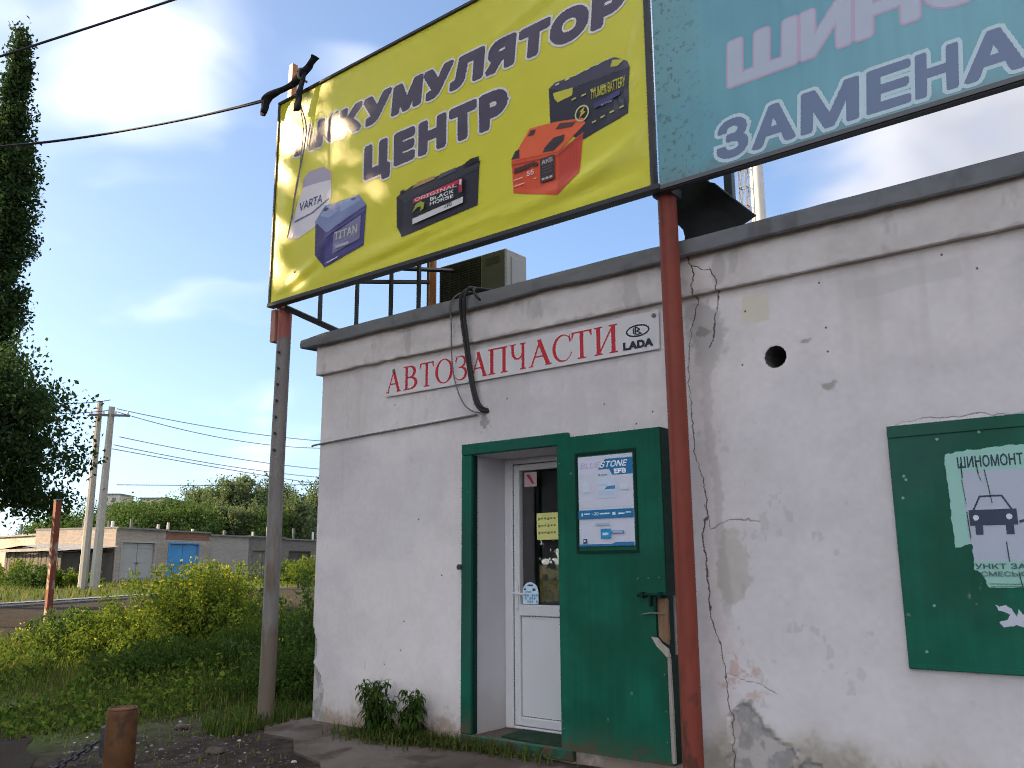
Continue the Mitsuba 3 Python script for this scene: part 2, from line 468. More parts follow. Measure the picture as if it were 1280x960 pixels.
def f_green(p, n, uv):
    a = fbm(p.x * 3, p.z * 3, p.y * 3, 4)
    h = fbm(p.x * 25, p.z * 25, p.y * 10, 3)
    c = mix((0.002, 0.078, 0.044), (0.003, 0.112, 0.066), smoothstep(0.3, 0.7, a)) * (0.9 + 0.2 * h)
    c = c * (0.86 + 0.28 * fbm(p.x * 46, p.z * 1.6, p.y * 46, 3))
    c = mix(c, (0.02, 0.085, 0.066), smoothstep(0.48, 0.68, fbm(p.x * 1.5 + 3, p.z * 0.9, 2, 3)) * 0.5)
    ch = smoothstep(0.74, 0.78, fbm(p.x * 16 + 5, p.z * 16, p.y * 16, 4))
    dirt = smoothstep(0.50, 0.2, p.z + 0.3 * (a - 0.5)) * 0.35
    rust = smoothstep(0.40, 0.28, p.z + 0.18 * (h - 0.5)) * smoothstep(0.45, 0.6, fbm(p.x * 18, p.z * 18, 7, 3))
    c = mix(c, (0.10, 0.045, 0.02), rust * 0.8)
    return mix(mix(c, (0.10, 0.10, 0.075), dirt), (0.16, 0.22, 0.18), ch * 0.6)


M('green_paint', proc(f_green), 0.42, spec=0.22, bump=proc(lambda p, n, uv: fbm(p.x * 2.6, p.z * 2.6, p.y, 3) + 0.10 * fbm(p.x * 60, p.z * 3, p.y * 45, 2), 4e-3), bscale=0.011)
M('dark_green_paint', (0.002, 0.024, 0.017), 0.45, spec=0.2)


def f_redpole(p, n, uv):
    a = fbm(p.x * 9, p.y * 9, p.z * 2.4, 4)
    r = smoothstep(0.56, 0.66, fbm(p.x * 20, p.y * 20, p.z * 7, 4))
    r = r * (0.15 + 0.85 * dr.maximum(smoothstep(1.1, 0.3, p.z), smoothstep(3.5, 3.9, p.z)))
    return mix(mix((0.18, 0.038, 0.025), (0.24, 0.056, 0.038), a) * (0.88 + 0.24 * fbm(p.x * 60, p.y * 60, p.z * 1.5, 3)), (0.075, 0.035, 0.025), r * 0.8)


M('red_paint', proc(f_redpole), 0.5, spec=0.2, bump=proc(lambda p, n, uv: fbm(p.x * 24, p.y * 24, p.z * 8, 3), 3e-3), bscale=0.003)


def f_greypole(p, n, uv):
    a = fbm(p.x * 8, p.y * 8, p.z * 1.6, 4)
    r = smoothstep(0.45, 0.62, fbm(p.x * 10, p.y * 10, p.z * 2.2 + 5, 4) + 0.42 * smoothstep(1.5, 0.4, p.z) - 0.1)
    c = mix((0.13, 0.122, 0.115), (0.235, 0.222, 0.21), a)
    c = mix(c, (0.125, 0.09, 0.055), r * 0.75)
    dot = voronoi(p.z * 9.0, 0.5 + mi.Float(0) * p.x)[0]
    return mix(c, (0.30, 0.085, 0.07), smoothstep(3.62, 3.68, p.z + 0.05 * a))


M('grey_pole_paint', proc(f_greypole), 0.6, spec=0.35, bump=proc(lambda p, n, uv: fbm(p.x * 22, p.y * 22, p.z * 10, 3), 3e-3), bscale=0.004)


def f_rust(p, n, uv):
    a = fbm(p.x * 7, p.y * 7, p.z * 5, 4)
    b = fbm(p.x * 30, p.y * 30, p.z * 24, 3)
    c = mix((0.08, 0.034, 0.012), (0.125, 0.058, 0.02), smoothstep(0.3, 0.65, a))
    return mix(c, (0.07, 0.035, 0.022), smoothstep(0.52, 0.68, 0.6 * b + 0.4 * a))


M('rusty_yellow', proc(f_rust), 0.75, spec=0.3, bump=proc(lambda p, n, uv: fbm(p.x * 40, p.y * 40, p.z * 40, 3), 2e-3), bscale=0.003)


def f_rwpost(p, n, uv):
    s = smoothstep(0.48, 0.58, fbm(p.x * 6, p.y * 6, p.z * 3.4 + 2, 4))
    c = mix((0.17, 0.045, 0.03), (0.27, 0.22, 0.185), s * smoothstep(2.25, 1.9, p.z))
    return mix(c, (0.15, 0.07, 0.045), smoothstep(0.55, 0.7, fbm(p.x * 18, p.y * 18, p.z * 6, 3)))


M('peeling_red', proc(f_rwpost), 0.7)
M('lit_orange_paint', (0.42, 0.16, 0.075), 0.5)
M('dark_steel', (0.035, 0.036, 0.042), 0.5, spec=0.45)
M('grey_steel', (0.11, 0.115, 0.125), 0.5)
M('black_rubber', (0.018, 0.018, 0.02), 0.55)
M('grey_cable', (0.17, 0.16, 0.15), 0.6)
M('wire_black', (0.028, 0.03, 0.034), 0.6)
M('felt_black', (0.014, 0.017, 0.021), 0.7, bump=proc(lambda p, n, uv: fbm(p.x * 10, p.y * 10, p.z * 10, 4), 4e-3), bscale=0.03)
M('cloth_black', (0.016, 0.018, 0.024), 0.9, spec=0.15, bump=proc(lambda p, n, uv: fbm(p.x * 24, p.y * 24, p.z * 24, 3), 3e-3), bscale=0.02)
M('pvc', (0.62, 0.625, 0.64), 0.28, spec=0.5)
M('pvc_gasket', (0.05, 0.05, 0.055), 0.6)


def f_reveal(p, n, uv):
    a = fbm(p.x * 3, p.y * 3, p.z * 2, 4)
    d = smoothstep(0.75, 0.25, p.z + 0.5 * (a - 0.5))
    return mix(mix((0.52, 0.51, 0.54), (0.58, 0.575, 0.60), a), (0.40, 0.36, 0.31), d * 0.55)


M('reveal_panel', proc(f_reveal), 0.5)
M('soot', (0.12, 0.115, 0.11), 0.9)
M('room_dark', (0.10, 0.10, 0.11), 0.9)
M('rubber_mat', proc(lambda p, n, uv: mix((0.012, 0.032, 0.02), (0.03, 0.05, 0.034), fbm(p.x * 30, p.y * 30, 0, 3))), 0.95, spec=0.1)
M('raw_wood', proc(lambda p, n, uv: mix((0.16, 0.085, 0.045), (0.30, 0.20, 0.12), fbm(p.x * 60, p.y * 60, p.z * 6, 4))), 0.8)
M('pale_wood', proc(lambda p, n, uv: mix((0.30, 0.27, 0.23), (0.46, 0.43, 0.38), fbm(p.x * 50, p.y * 50, p.z * 9, 4))), 0.85)
M('worn_metal', proc(lambda p, n, uv: mix((0.10, 0.12, 0.105), (0.26, 0.25, 0.23), fbm(p.x * 40, p.y * 40, p.z * 40, 4))), 0.45, metallic=0.6)
scene['window_glass'] = {'type': 'thindielectric', 'int_ior': 1.5}
M('ac_casing', (0.40, 0.395, 0.40), 0.5)
M('ac_panel', (0.10, 0.10, 0.108), 0.5)
M('ac_grille', (0.026, 0.028, 0.03), 0.5)

# printed things: gloss vinyl, painted tin, paper
M('vinyl_print', VC, 0.37, spec=0.62)
M('tin_print', VC, 0.36, spec=0.5)
M('paper_print', VC, 0.6, spec=0.3)


def f_teal(p, n, uv):
    a = fbm(p.x * 1.2, p.z * 1.2, 3, 4)
    h = fbm(p.x * 7, p.z * 7, 3, 4)
    c = mix((0.125, 0.335, 0.41), (0.16, 0.385, 0.445), smoothstep(0.3, 0.7, a)) * (0.93 + 0.14 * fbm(p.x * 22, p.z * 1.1, 6, 3))
    l = smoothstep(-2.0, -2.55, p.x + 0.35 * (h - 0.5))
    c = mix(c, (0.15, 0.30, 0.30), l * 0.55)
    dirt = smoothstep(0.62, 0.72, fbm(p.x * 40, p.z * 40, 2, 4)) * l
    c = mix(c, (0.06, 0.10, 0.10), dirt * 0.6)
    return mix(c, (0.16, 0.17, 0.16), smoothstep(4.06, 3.92, p.z + 0.1 * (h - 0.5)) * 0.4)


M('teal_tin', proc(f_teal), 0.33, spec=0.55, bump=proc(lambda p, n, uv: fbm(p.x * 1.3, p.z * 1.3, 0, 2), 5e-3), bscale=0.02)


def f_yellow(p, n, uv):
    h = fbm(p.x * 2, p.z * 2, 3, 4)
    return mix((0.60, 0.57, 0.035), (0.67, 0.635, 0.045), h)


M('yellow_vinyl', proc(f_yellow), 0.37, spec=0.62)


def brickwork(px, pz, w=0.25, h=0.077, mort=0.010):
    """(1 in the joint, a random number per brick)"""
    row = dr.floor(pz / h)
    u = px / w + 0.5 * (row - 2 * dr.floor(row / 2))
    fu = u - dr.floor(u)
    fz = pz / h - row
    d = dr.minimum(dr.minimum(fu, 1 - fu) * w, dr.minimum(fz, 1 - fz) * h)
    return 1 - smoothstep(mort * 0.4, mort, d), cell_rand(dr.floor(u), row, 3)


GD = np.array([-math.sin(math.radians(20.2)), math.cos(math.radians(20.2))])


def f_brick(p, n, uv, a=(0.33, 0.275, 0.235), b=(0.46, 0.40, 0.35)):
    s = p.x * GD[0] + p.y * GD[1]
    s = dr.select(dr.abs(n.y) > 0.8, p.x, s)
    j, r = brickwork(s, p.z)
    w = fbm(s * 0.8, p.z * 0.8, 3, 4)
    c = mix(a, b, 0.6 * r + 0.4 * w)
    c = mix(c, (0.20, 0.19, 0.18), j * 0.7)
    return mix(c, (0.16, 0.14, 0.12), smoothstep(0.56, 0.8, w) * 0.4)


M('pale_brick', proc(f_brick), 0.9)
M('grey_brick', proc(lambda p, n, uv: f_brick(p, n, uv, (0.26, 0.25, 0.23), (0.38, 0.36, 0.33))), 0.9)
M('brown_brick', proc(lambda p, n, uv: f_brick(p, n, uv, (0.20, 0.085, 0.055), (0.30, 0.14, 0.09))), 0.9)
M('dark_brick', proc(lambda p, n, uv: f_brick(p, n, uv, (0.12, 0.11, 0.105), (0.19, 0.175, 0.165))), 0.9)
M('grey_door_paint', proc(lambda p, n, uv: mix((0.30, 0.31, 0.31), (0.40, 0.40, 0.39), fbm(p.x * 2, p.y * 2, p.z * 2, 4))), 0.5)
M('blue_door_paint', proc(lambda p, n, uv: mix((0.035, 0.22, 0.52), (0.055, 0.28, 0.60), fbm(p.x * 2, p.y * 2, p.z * 2, 4))), 0.45)
M('weathered_planks', proc(lambda p, n, uv: mix((0.05, 0.045, 0.04), (0.11, 0.10, 0.09), fbm(p.x * 5, p.y * 5, p.z * 0.8, 4))), 0.9)
M('pale_concrete', proc(lambda p, n, uv: mix((0.36, 0.35, 0.335), (0.50, 0.485, 0.465), fbm(p.x * 3, p.y * 3, p.z * 0.9, 4))), 0.85)
M('white_stack', proc(lambda p, n, uv: mix((0.55, 0.54, 0.52), (0.66, 0.65, 0.63), fbm(p.x * 2, p.y * 2, p.z * 0.3, 4))), 0.6)
M('far_panel', (0.47, 0.45, 0.43), 0.9)
M('far_glass', (0.10, 0.12, 0.15), 0.2)
M('white_pipe', (0.60, 0.60, 0.60), 0.5)


def leaf(name, scale=1.0):
    scene[name] = {'type': 'principledthin', 'base_color': VC, 'roughness': 0.55, 'spec_trans': 0.0, 'diff_trans': 0.65, 'spec_tint': 0.0, 'eta': 1.3}


leaf('leaf')
D('bark', proc(lambda p, n, uv: mix((0.055, 0.045, 0.035), (0.13, 0.115, 0.095), fbm(p.x * 9, p.y * 9, p.z * 3, 4))))
D('stem_green', (0.06, 0.09, 0.03))
M('stone', VC, 0.85)

# ------------------------------------------------------------------ ground, road, yard, slab
rr = np.concatenate([[0], np.geomspace(0.5, 2500, 150)])
th = np.linspace(0, 2 * np.pi, 181)[:-1]
gx = -9 + rr[:, None] * np.cos(th); gy = 1 + rr[:, None] * np.sin(th)
gh = gz(gx, gy) + (0.05 * (meshkit.fbm(np.stack([gx * 0.9, gy * 0.9, 0 * gx], -1), 4, 2) - 0.5)) * (sst(-6.5, -8, gx) * 0.9 + 0.1) * sst(60, 30, rr)[:, None] * (0.1 + 0.9 * sst(-1.7, -0.8, gy))
# keep the soil below the building, the road, the yard and the slab
n_r, n_t = gx.shape
gv = np.stack([gx, gy, gh], -1).reshape(-1, 3)
i, j = np.meshgrid(np.arange(n_r - 1), np.arange(n_t), indexing='ij')
q = np.stack([i * n_t + j, (i + 1) * n_t + j, (i + 1) * n_t + (j + 1) % n_t, i * n_t + (j + 1) % n_t], -1).reshape(-1, 4)
add('ground', (gv, q), 'soil', smooth=True, label='bare soil and turf between the shop and the garages', kind='structure')


def sheet(poly, lift, res=0.4, bump=0.0):
    v, f = trimesh.creation.triangulate_polygon(poly.segmentize(res), engine='earcut')
    v3 = np.column_stack([v, np.zeros(len(v))])
    v3, f = trimesh.remesh.subdivide_to_size(v3, f, res * 2, max_iter=14)
    v3[:, 2] = gz(v3[:, 0], v3[:, 1]) + lift + bump * (meshkit.fbm(v3 * 1.5, 3, 4) - 0.5)
    return trimesh.Trimesh(v3, f, process=False)


RN = np.array([0.94, 0.342]); RD = np.array([-0.342, 0.94])


def road_pt(n, s):
    return tuple(n * RN + s * RD)


add('road', sheet(Polygon([road_pt(-14.15, -60), road_pt(-14.15, 120), road_pt(-24.5, 120), road_pt(-24.5, -60)]), 0.045, 1.5), 'asphalt', smooth=True, label='grey asphalt road running past the weeds to the garages', kind='structure')
yard = Polygon([(-14.7, -2.2), (-10.5, -2.05), (-8.9, -1.75), (-8.1, -1.60), (-7.3, -1.95), (-6.75, -2.15), (-6.3, -2.3), (-5.8, -2.45), (-5.0, -2.7), (-2, -2.6), (6, -2.6), (6, -14), (-9, -14)])
yard = Polygon(np.array(yard.segmentize(0.12).exterior.coords)[:-1] + 0.16 * (np.stack([meshkit.fbm(np.column_stack([np.array(yard.segmentize(0.12).exterior.coords)[:-1] * 2.2, np.full(len(yard.segmentize(0.12).exterior.coords) - 1, q_)]), 4, 3) for q_ in (0.0, 9.0)], -1) - 0.5)).buffer(0)
add('yard', sheet(yard, 0.010, 0.3, 0.0), 'asphalt', smooth=True, label='dark asphalt yard in front of the shop', kind='structure')
kp = [road_pt(-24.9, -50), road_pt(-24.9, 60)]
kerb = sheet(Polygon([road_pt(-24.5, -50), road_pt(-24.5, 22), road_pt(-24.75, 22), road_pt(-24.75, -50)]), 0.17, 1.5)
add('kerb', trimesh.util.concatenate([kerb, tube(np.array([[*road_pt(-24.62, s), gz(*road_pt(-24.62, s)) + 0.09] for s in np.linspace(-50, 22, 40)]), 0.10, 4)]), 'pale_concrete', label='pale concrete kerb along the far side of the road', kind='structure')

# concrete slab at the foot of the facade, broken outline, a few cm thick
slab_poly = Polygon([(-7.15, 0.42), (-6.45, 0.05), (-6.45, 0.0), (3.2, 0.0), (3.2, -1.25), (-4.2, -1.2), (-5.0, -1.05), (-5.2, -0.9), (-5.65, -0.78), (-6.0, -0.52), (-6.35, -0.55), (-6.6, -0.36), (-6.75, -0.12), (-7.05, 0.1)])
sv, sf = trimesh.creation.triangulate_polygon(slab_poly.segmentize(0.1), engine='earcut')
s3, sf = trimesh.remesh.subdivide_to_size(np.column_stack([sv, np.zeros(len(sv))]), sf, 0.22, max_iter=12)
s3[:, 2] = gz(s3[:, 0], s3[:, 1]) + 0.018 + 0.02 * (meshkit.fbm(s3 * 3, 3, 3) - 0.5)
slab_top = trimesh.Trimesh(s3, sf, process=False)
ring = np.array(slab_poly.segmentize(0.1).exterior.coords)
zt = gz(ring[:, 0], ring[:, 1]) + 0.018 + 0.02 * (meshkit.fbm(np.column_stack([ring, 0 * ring[:, 0]]) * 3, 3, 3) - 0.5)
nr_ = len(ring)
rv = np.vstack([np.column_stack([ring, zt]), np.column_stack([ring * [1.004, 1.0], zt - 0.12])])
rf = [[a, a + 1, nr_ + a + 1] for a in range(nr_ - 1)] + [[a, nr_ + a + 1, nr_ + a] for a in range(nr_ - 1)]
add('pavement', cat([slab_top, trimesh.Trimesh(rv, rf, process=False)]), 'old_concrete', label='broken concrete slab along the foot of the shop wall', kind='structure')

# ------------------------------------------------------------------ the shop building
shop = thing('shop_building', 'single-storey white plastered shop with flat roof, cracked wall and green door surround', 'shop')
X0, X1, ZB, ZT = -6.45, 3.2, 0.02, 3.60
DX0, DX1, DZ0, DZ1 = -4.545, -3.70, 0.255, 2.352
HC, HR = (-2.03, 2.77), 0.072


def lines(a, b, fixed, step):
    out = [a]
    for c in sorted(fixed) + [b]:
        n = max(1, int(round((c - out[-1]) / step)))
        out += list(np.linspace(out[-1], c, n + 1)[1:])
    return np.array(out)


hx, hz = (HC[0] - 0.09, HC[0] + 0.09), (HC[1] - 0.09, HC[1] + 0.09)
xs = lines(X0, X1, [DX0, DX1, *np.linspace(*hx, 15)], 0.022)
zs = lines(ZB, ZT, [DZ0, DZ1, *np.linspace(*hz, 15)], 0.022)
gxx, gzz = np.meshgrid(xs, zs, indexing='ij')
fx, fz = mi.Float(gxx.ravel().astype(np.float32)), mi.Float(gzz.ravel().astype(np.float32))
brk = np.array(wall_broken(fx, fz)).reshape(gxx.shape)
pp = np.stack([gxx, gzz, 0 * gxx], -1)
disp = 0.010 * (meshkit.fbm(pp * 0.9, 3, 21) - 0.5) + 0.006 * (meshkit.fbm(pp * 4, 3, 22) - 0.5)
calm = np.minimum(1, np.minimum(np.maximum(np.abs(gxx - (DX0 + DX1) / 2) - (DX1 - DX0) / 2, np.abs(gzz - 1.3) - 1.05), 0.25) / 0.25).clip(0, 1)
corner = 0.028 * brk * (gxx < -6) + 0.018 * brk * (gxx > -6)
yy = -disp * calm + corner
vv = np.stack([gxx, yy, gzz], -1).reshape(-1, 3)
nx, nz = gxx.shape
ci, cj = np.meshgrid(np.arange(nx - 1), np.arange(nz - 1), indexing='ij')
mx, mz = (xs[:-1] + xs[1:])[ci] / 2, (zs[:-1] + zs[1:])[cj] / 2
keep = ~((mx > DX0) & (mx < DX1) & (mz > DZ0) & (mz < DZ1)) & ~((mx > hx[0]) & (mx < hx[1]) & (mz > hz[0]) & (mz < hz[1]))
ci, cj = ci[keep], cj[keep]
wq = np.stack([ci * nz + cj, (ci + 1) * nz + cj, (ci + 1) * nz + cj + 1, ci * nz + cj + 1], -1)
wall_m = trimesh.Trimesh(vv, np.vstack([wq[:, [0, 1, 2]], wq[:, [0, 2, 3]]]), process=False)
# ring between the square gap and the round vent hole
ia, ib = np.searchsorted(xs, hx[0] - 1e-6), np.searchsorted(xs, hx[1] - 1e-6)
ja, jb = np.searchsorted(zs, hz[0] - 1e-6), np.searchsorted(zs, hz[1] - 1e-6)
loop = [(a, ja) for a in range(ia, ib)] + [(ib, b) for b in range(ja, jb)] + [(a, jb) for a in range(ib, ia, -1)] + [(ia, b) for b in range(jb, ja, -1)]
lp = np.array([vv[a * nz + b] for a, b in loop])
dv = lp[:, [0, 2]] - np.array(HC); dv /= np.linalg.norm(dv, axis=1, keepdims=True)
jr = HR * (1 + 0.03 * np.sin(np.arange(len(lp)) * 1.7))[:, None]
inner = np.column_stack([HC[0] + dv[:, 0] * jr[:, 0], lp[:, 1], HC[1] + dv[:, 1] * jr[:, 0]])
back = inner + np.array([0, 0.36, 0])
inner_ = inner
nl = len(lp)
rf = []
for a in range(nl):
    b = (a + 1) % nl
    rf += [[a, b, nl + b], [a, nl + b, nl + a], [nl + a, nl + b, 2 * nl + b], [nl + a, 2 * nl + b, 2 * nl + a]]
ringm = trimesh.Trimesh(np.vstack([lp, inner, inner + [0, 0.012, 0]]), rf, process=False)
# corner return of the front wall and its end face
ev = vv.reshape(nx, nz, 3)[0]
end = np.vstack([ev, ev + np.array([0, 6.1, 0]) * 1.0])
end[nz:, 1] = 6.1
ef = [[a, a + 1, nz + a + 1] for a in range(nz - 1)] + [[a, nz + a + 1, nz + a] for a in range(nz - 1)]
endm = trimesh.Trimesh(end, ef, process=False)
add('wall', cat([wall_m, ringm, endm]), 'plaster', shop)
add('vent_hole', trimesh.Trimesh(np.vstack([inner + [0, 0.012, 0], back]) * [1, 1, 1], [x for a in range(nl) for x in ([a, (a + 1) % nl, nl + (a + 1) % nl], [a, nl + (a + 1) % nl, nl + a])], process=False), 'soot', shop)
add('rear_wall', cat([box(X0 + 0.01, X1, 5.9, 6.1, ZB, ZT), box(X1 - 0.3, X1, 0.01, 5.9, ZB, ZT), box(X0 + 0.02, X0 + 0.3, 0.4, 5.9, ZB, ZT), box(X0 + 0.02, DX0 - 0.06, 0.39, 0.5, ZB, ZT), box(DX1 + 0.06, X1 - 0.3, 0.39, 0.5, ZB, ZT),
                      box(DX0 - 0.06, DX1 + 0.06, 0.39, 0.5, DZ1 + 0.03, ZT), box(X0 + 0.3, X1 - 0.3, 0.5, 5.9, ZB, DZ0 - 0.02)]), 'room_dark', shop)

# cornice: a swept band with a crumbled lower edge
cx_ = np.arange(X0 - 0.04, X1 + 0.01, 0.018)
er = meshkit.fbm(np.stack([cx_ * 11, 0 * cx_, 0 * cx_], -1), 4, 31)
worn = sst(-6.35, -6.1, cx_) * sst(-4.0, -4.6, cx_) + 0.25 * sst(-3.5, -2.6, cx_)
zl = 3.268 + worn * 0.014 * np.clip(er - 0.42, 0, 1) * 2.2 + 0.004 * (meshkit.fbm(np.stack([cx_ * 2, 0 * cx_, 0 * cx_], -1), 3, 8) - 0.5)
yo = -0.052 + 0.005 * (meshkit.fbm(np.stack([cx_ * 3, 0 * cx_ + 4, 0 * cx_], -1), 3, 9) - 0.5)
prof = [np.stack([cx_, 0 * cx_ + 0.01, zl + 0.004], -1), np.stack([cx_, yo * 0.96, zl], -1), np.stack([cx_, yo, zl + 0.003], -1)]
for t in np.linspace(0.08, 1, 10):
    zz = zl + t * (3.585 - zl)
    prof.append(np.stack([cx_, yo + 0.006 * (meshkit.fbm(np.stack([cx_ * 6, zz * 6, 0 * cx_], -1), 3, 12) - 0.5), zz], -1))
prof = np.array(prof)
kn, kl = prof.shape[:2]
cf = []
for a in range(kn - 1):
    b = np.arange(kl - 1)
    cf += [np.stack([a * kl + b, a * kl + b + 1, (a + 1) * kl + b + 1, (a + 1) * kl + b], -1)]
cor = trimesh.Trimesh(prof.reshape(-1, 3), np.vstack([np.vstack([x[:, [0, 1, 2]], x[:, [0, 2, 3]]]) for x in cf]), process=False)
capq = prof[:, 0]
cap = trimesh.Trimesh(np.vstack([capq, capq * [1, 0, 1] + [0, 6.1, 0]]), [[a, a + 1, kn + a + 1] for a in range(kn - 1)] + [[a, kn + a + 1, kn + a] for a in range(kn - 1)], process=False)
add('cornice', cat([cor, cap]), 'cornice_plaster', shop)

# roof slab covered with felt, its lip uneven
rx = np.arange(-6.66, X1 + 0.15, 0.02)
w1 = meshkit.fbm(np.stack([rx * 1.6, 0 * rx, 0 * rx], -1), 4, 41) - 0.5
w2 = meshkit.fbm(np.stack([rx * 2.6, 0 * rx + 7, 0 * rx], -1), 4, 42) - 0.5
thin = sst(-6.3, -6.66, rx)
zlow = 3.532 + 0.035 * w1 + 0.015 * thin
zup = 3.655 + 0.022 * w2 - 0.02 * thin
lap = np.array([((int(a) * 7919) % 13) / 13 - 0.5 for a in np.floor((rx + 10) / 1.03)])
yl = -0.125 + 0.03 * w2 + 0.010 * lap
zup = zup + 0.006 * lap
zlow = zlow + 0.012 * lap
rp = [np.stack([rx, 0 * rx + 0.02, zlow + 0.035], -1), np.stack([rx, yl + 0.012, zlow], -1), np.stack([rx, yl, zlow + 0.008], -1), np.stack([rx, yl - 0.004, (zlow + zup) / 2], -1), np.stack([rx, yl + 0.006, zup - 0.012], -1),
      np.stack([rx, yl + 0.03, zup], -1), np.stack([rx, 0 * rx + 0.35, zup + 0.03], -1), np.stack([rx, 0 * rx + 3, zup + 0.06], -1), np.stack([rx, 0 * rx + 6.25, zup + 0.02], -1), np.stack([rx, 0 * rx + 6.25, zlow], -1), np.stack([rx, 0 * rx + 0.02, zlow + 0.035], -1)]
rp = np.array(rp)
kn, kl = rp.shape[:2]
rfq = np.vstack([np.stack([a * kl + np.arange(kl - 1), a * kl + np.arange(1, kl), (a + 1) * kl + np.arange(1, kl), (a + 1) * kl + np.arange(kl - 1)], -1) for a in range(kn - 1)])
roof = trimesh.Trimesh(rp.reshape(-1, 3), np.vstack([rfq[:, [0, 1, 2]], rfq[:, [0, 2, 3]]]), process=False)
eps_ = rp[:-1, 0]; c0 = eps_.mean(0)
capm = trimesh.Trimesh(np.vstack([eps_, c0]), [[a, (a + 1) % len(eps_), len(eps_)] for a in range(len(eps_))], process=False)
add('roof', cat([roof, capm]), 'roof_felt', shop, smooth=35)

# door reveal lined with pale panels, sill, green surround
ry1 = 0.385
k = add('door_reveal', cat([box(DX0 - 0.02, DX0, 0.0, ry1 + 0.05, DZ0, DZ1), box(DX1, DX1 + 0.02, 0.0, ry1 + 0.05, DZ0, DZ1), box(DX0 - 0.02, DX1 + 0.02, 0.0, ry1 + 0.05, DZ1, DZ1 + 0.02)]), 'reveal_panel', shop)
add('threshold', box(DX0 - 0.02, DX1 + 0.02, -0.015, ry1 + 0.05, DZ0 - 0.05, DZ0), 'old_concrete', shop)
fr = thing('door_surround', 'green painted steel surround framing the recessed shop doorway', 'door frame')
labels.pop(fr); fr = shop + '__door_surround'
add('jamb', box(-4.645, -4.545, -0.035, 0.012, 0.262, 2.352, 0.006), 'green_paint', fr)
add('jamb', box(-3.70, -3.612, -0.035, 0.012, 0.262, 2.352, 0.006), 'green_paint', fr)
add('head', box(-4.645, -3.612, -0.037, 0.012, 2.354, 2.443, 0.006), 'green_paint', fr)
add('sill_rail', box(-4.645, -3.612, -0.037, 0.012, 0.186, 0.260, 0.006), 'green_paint', fr)
add('stop_strip', box(-4.560, -4.532, -0.005, 0.03, 0.262, 2.352), 'dark_green_paint', fr)
add('lock_stub', tube(np.array([[-4.655, -0.05, 1.484], [-4.655, 0.01, 1.484]]), 0.022, 10), 'dark_steel', fr)
labels[fr + '__head'] = {'label': 'green painted header over the doorway'}

# white plastic door
dy = 0.385
pd = shop + '__inner_door'


def ringframe(x0, x1, z0, z1, w, y0, y1, wt=None, wb=None):
    wt, wb = wt or w, wb or w
    return [box(x0, x0 + w, y0, y1, z0, z1, 0.006), box(x1 - w, x1, y0, y1, z0, z1, 0.006), box(x0 + w, x1 - w, y0 + 0.001, y1, z1 - wt, z1, 0.006), box(x0 + w, x1 - w, y0 + 0.001, y1, z0, z0 + wb, 0.006)]


add('frame', cat(ringframe(DX0 + 0.002, DX1 - 0.002, DZ0 + 0.002, DZ1 - 0.002, 0.082, dy - 0.005, dy + 0.06, 0.045, 0.02)), 'pvc', pd)
sx0, sx1 = DX0 + 0.092, DX1 - 0.092
add('gasket', cat(ringframe(sx0 - 0.011, sx1 + 0.011, 0.278, 2.303, 0.013, dy + 0.006, dy + 0.05)), 'pvc_gasket', pd)
add('sash', cat(ringframe(sx0, sx1, 0.283, 2.297, 0.058, dy + 0.0, dy + 0.055, 0.048, 0.065) + [box(sx0 + 0.058, sx1 - 0.058, dy + 0.0, dy + 0.055, 1.104, 1.190, 0.006)]), 'pvc', pd)
add('panel', box(sx0 + 0.064, sx1 - 0.064, dy + 0.02, dy + 0.05, 0.354, 1.098), 'pvc', pd)
add('panel_gasket', box(sx0 + 0.057, sx1 - 0.057, dy + 0.026, dy + 0.048, 0.346, 1.106), 'pvc_gasket', pd)
add('pane', box(sx0 + 0.056, sx1 - 0.056, dy + 0.028, dy + 0.0285, 1.19, 2.25), 'window_glass', pd)
add('blind', box(sx0 + 0.20, sx1 + 0.02, dy + 0.12, dy + 0.13, 1.0, 2.3), 'ac_grille', pd)
hnd = cat([box(-4.437, -4.405, dy - 0.012, dy, 1.15, 1.365, 0.004), tube(spline([[-4.422, dy - 0.008, 1.279], [-4.422, dy - 0.05, 1.279], [-4.40, dy - 0.06, 1.277], [-4.30, dy - 0.055, 1.272]], 5), 0.009, 8)])
add('handle', hnd, 'pvc', pd)

# rubber mat in the doorway
mat = facade_plate(Polygon([(-4.31, 0.05), (-4.35, 0.36), (-3.76, 0.36), (-3.74, 0.01), (-4.0, 0.0)]), 0, 0.012)
mat.vertices = np.stack([mat.vertices[:, 0], mat.vertices[:, 2], DZ0 + 0.001 + mat.vertices[:, 1]], -1)
mat.fix_normals()
add('door_mat', mat, 'rubber_mat', label='dark green rubber mat lying in the shop doorway', cat='doormat')


# ------------------------------------------------------------------ steel door leaf, folded back on the wall
LX0, LX1, LZ0, LZ1 = -3.622, -2.79, 0.285, 2.385
ld = shop + '__steel_door'
hole = Polygon([(-2.868, 1.285), (-2.80, 1.29), (-2.788, 1.29), (-2.788, 0.94), (-2.81, 0.955), (-2.85, 1.0), (-2.895, 1.03), (-2.90, 1.045), (-2.868, 1.045)])
face = sbox(LX0, LZ0, LX1, LZ1).difference(hole).difference(sbox(LX1 - 0.012, LZ0 + 0.02, LX1 + 0.01, 0.95))
add('skin', facade_plate(face, -0.153, 0.012), 'green_paint', ld)
add('core', box(LX0 + 0.004, LX1 - 0.006, -0.139, -0.05, LZ0 + 0.004, LZ1 - 0.003), 'dark_green_paint', ld)
add('edge_angle', cat([box(LX1 - 0.004, LX1 + 0.004, -0.141, -0.02, 1.30, LZ1), box(LX1 - 0.004, LX1 + 0.004, -0.134, -0.02, LZ0, 0.93)]), 'dark_green_paint', ld)
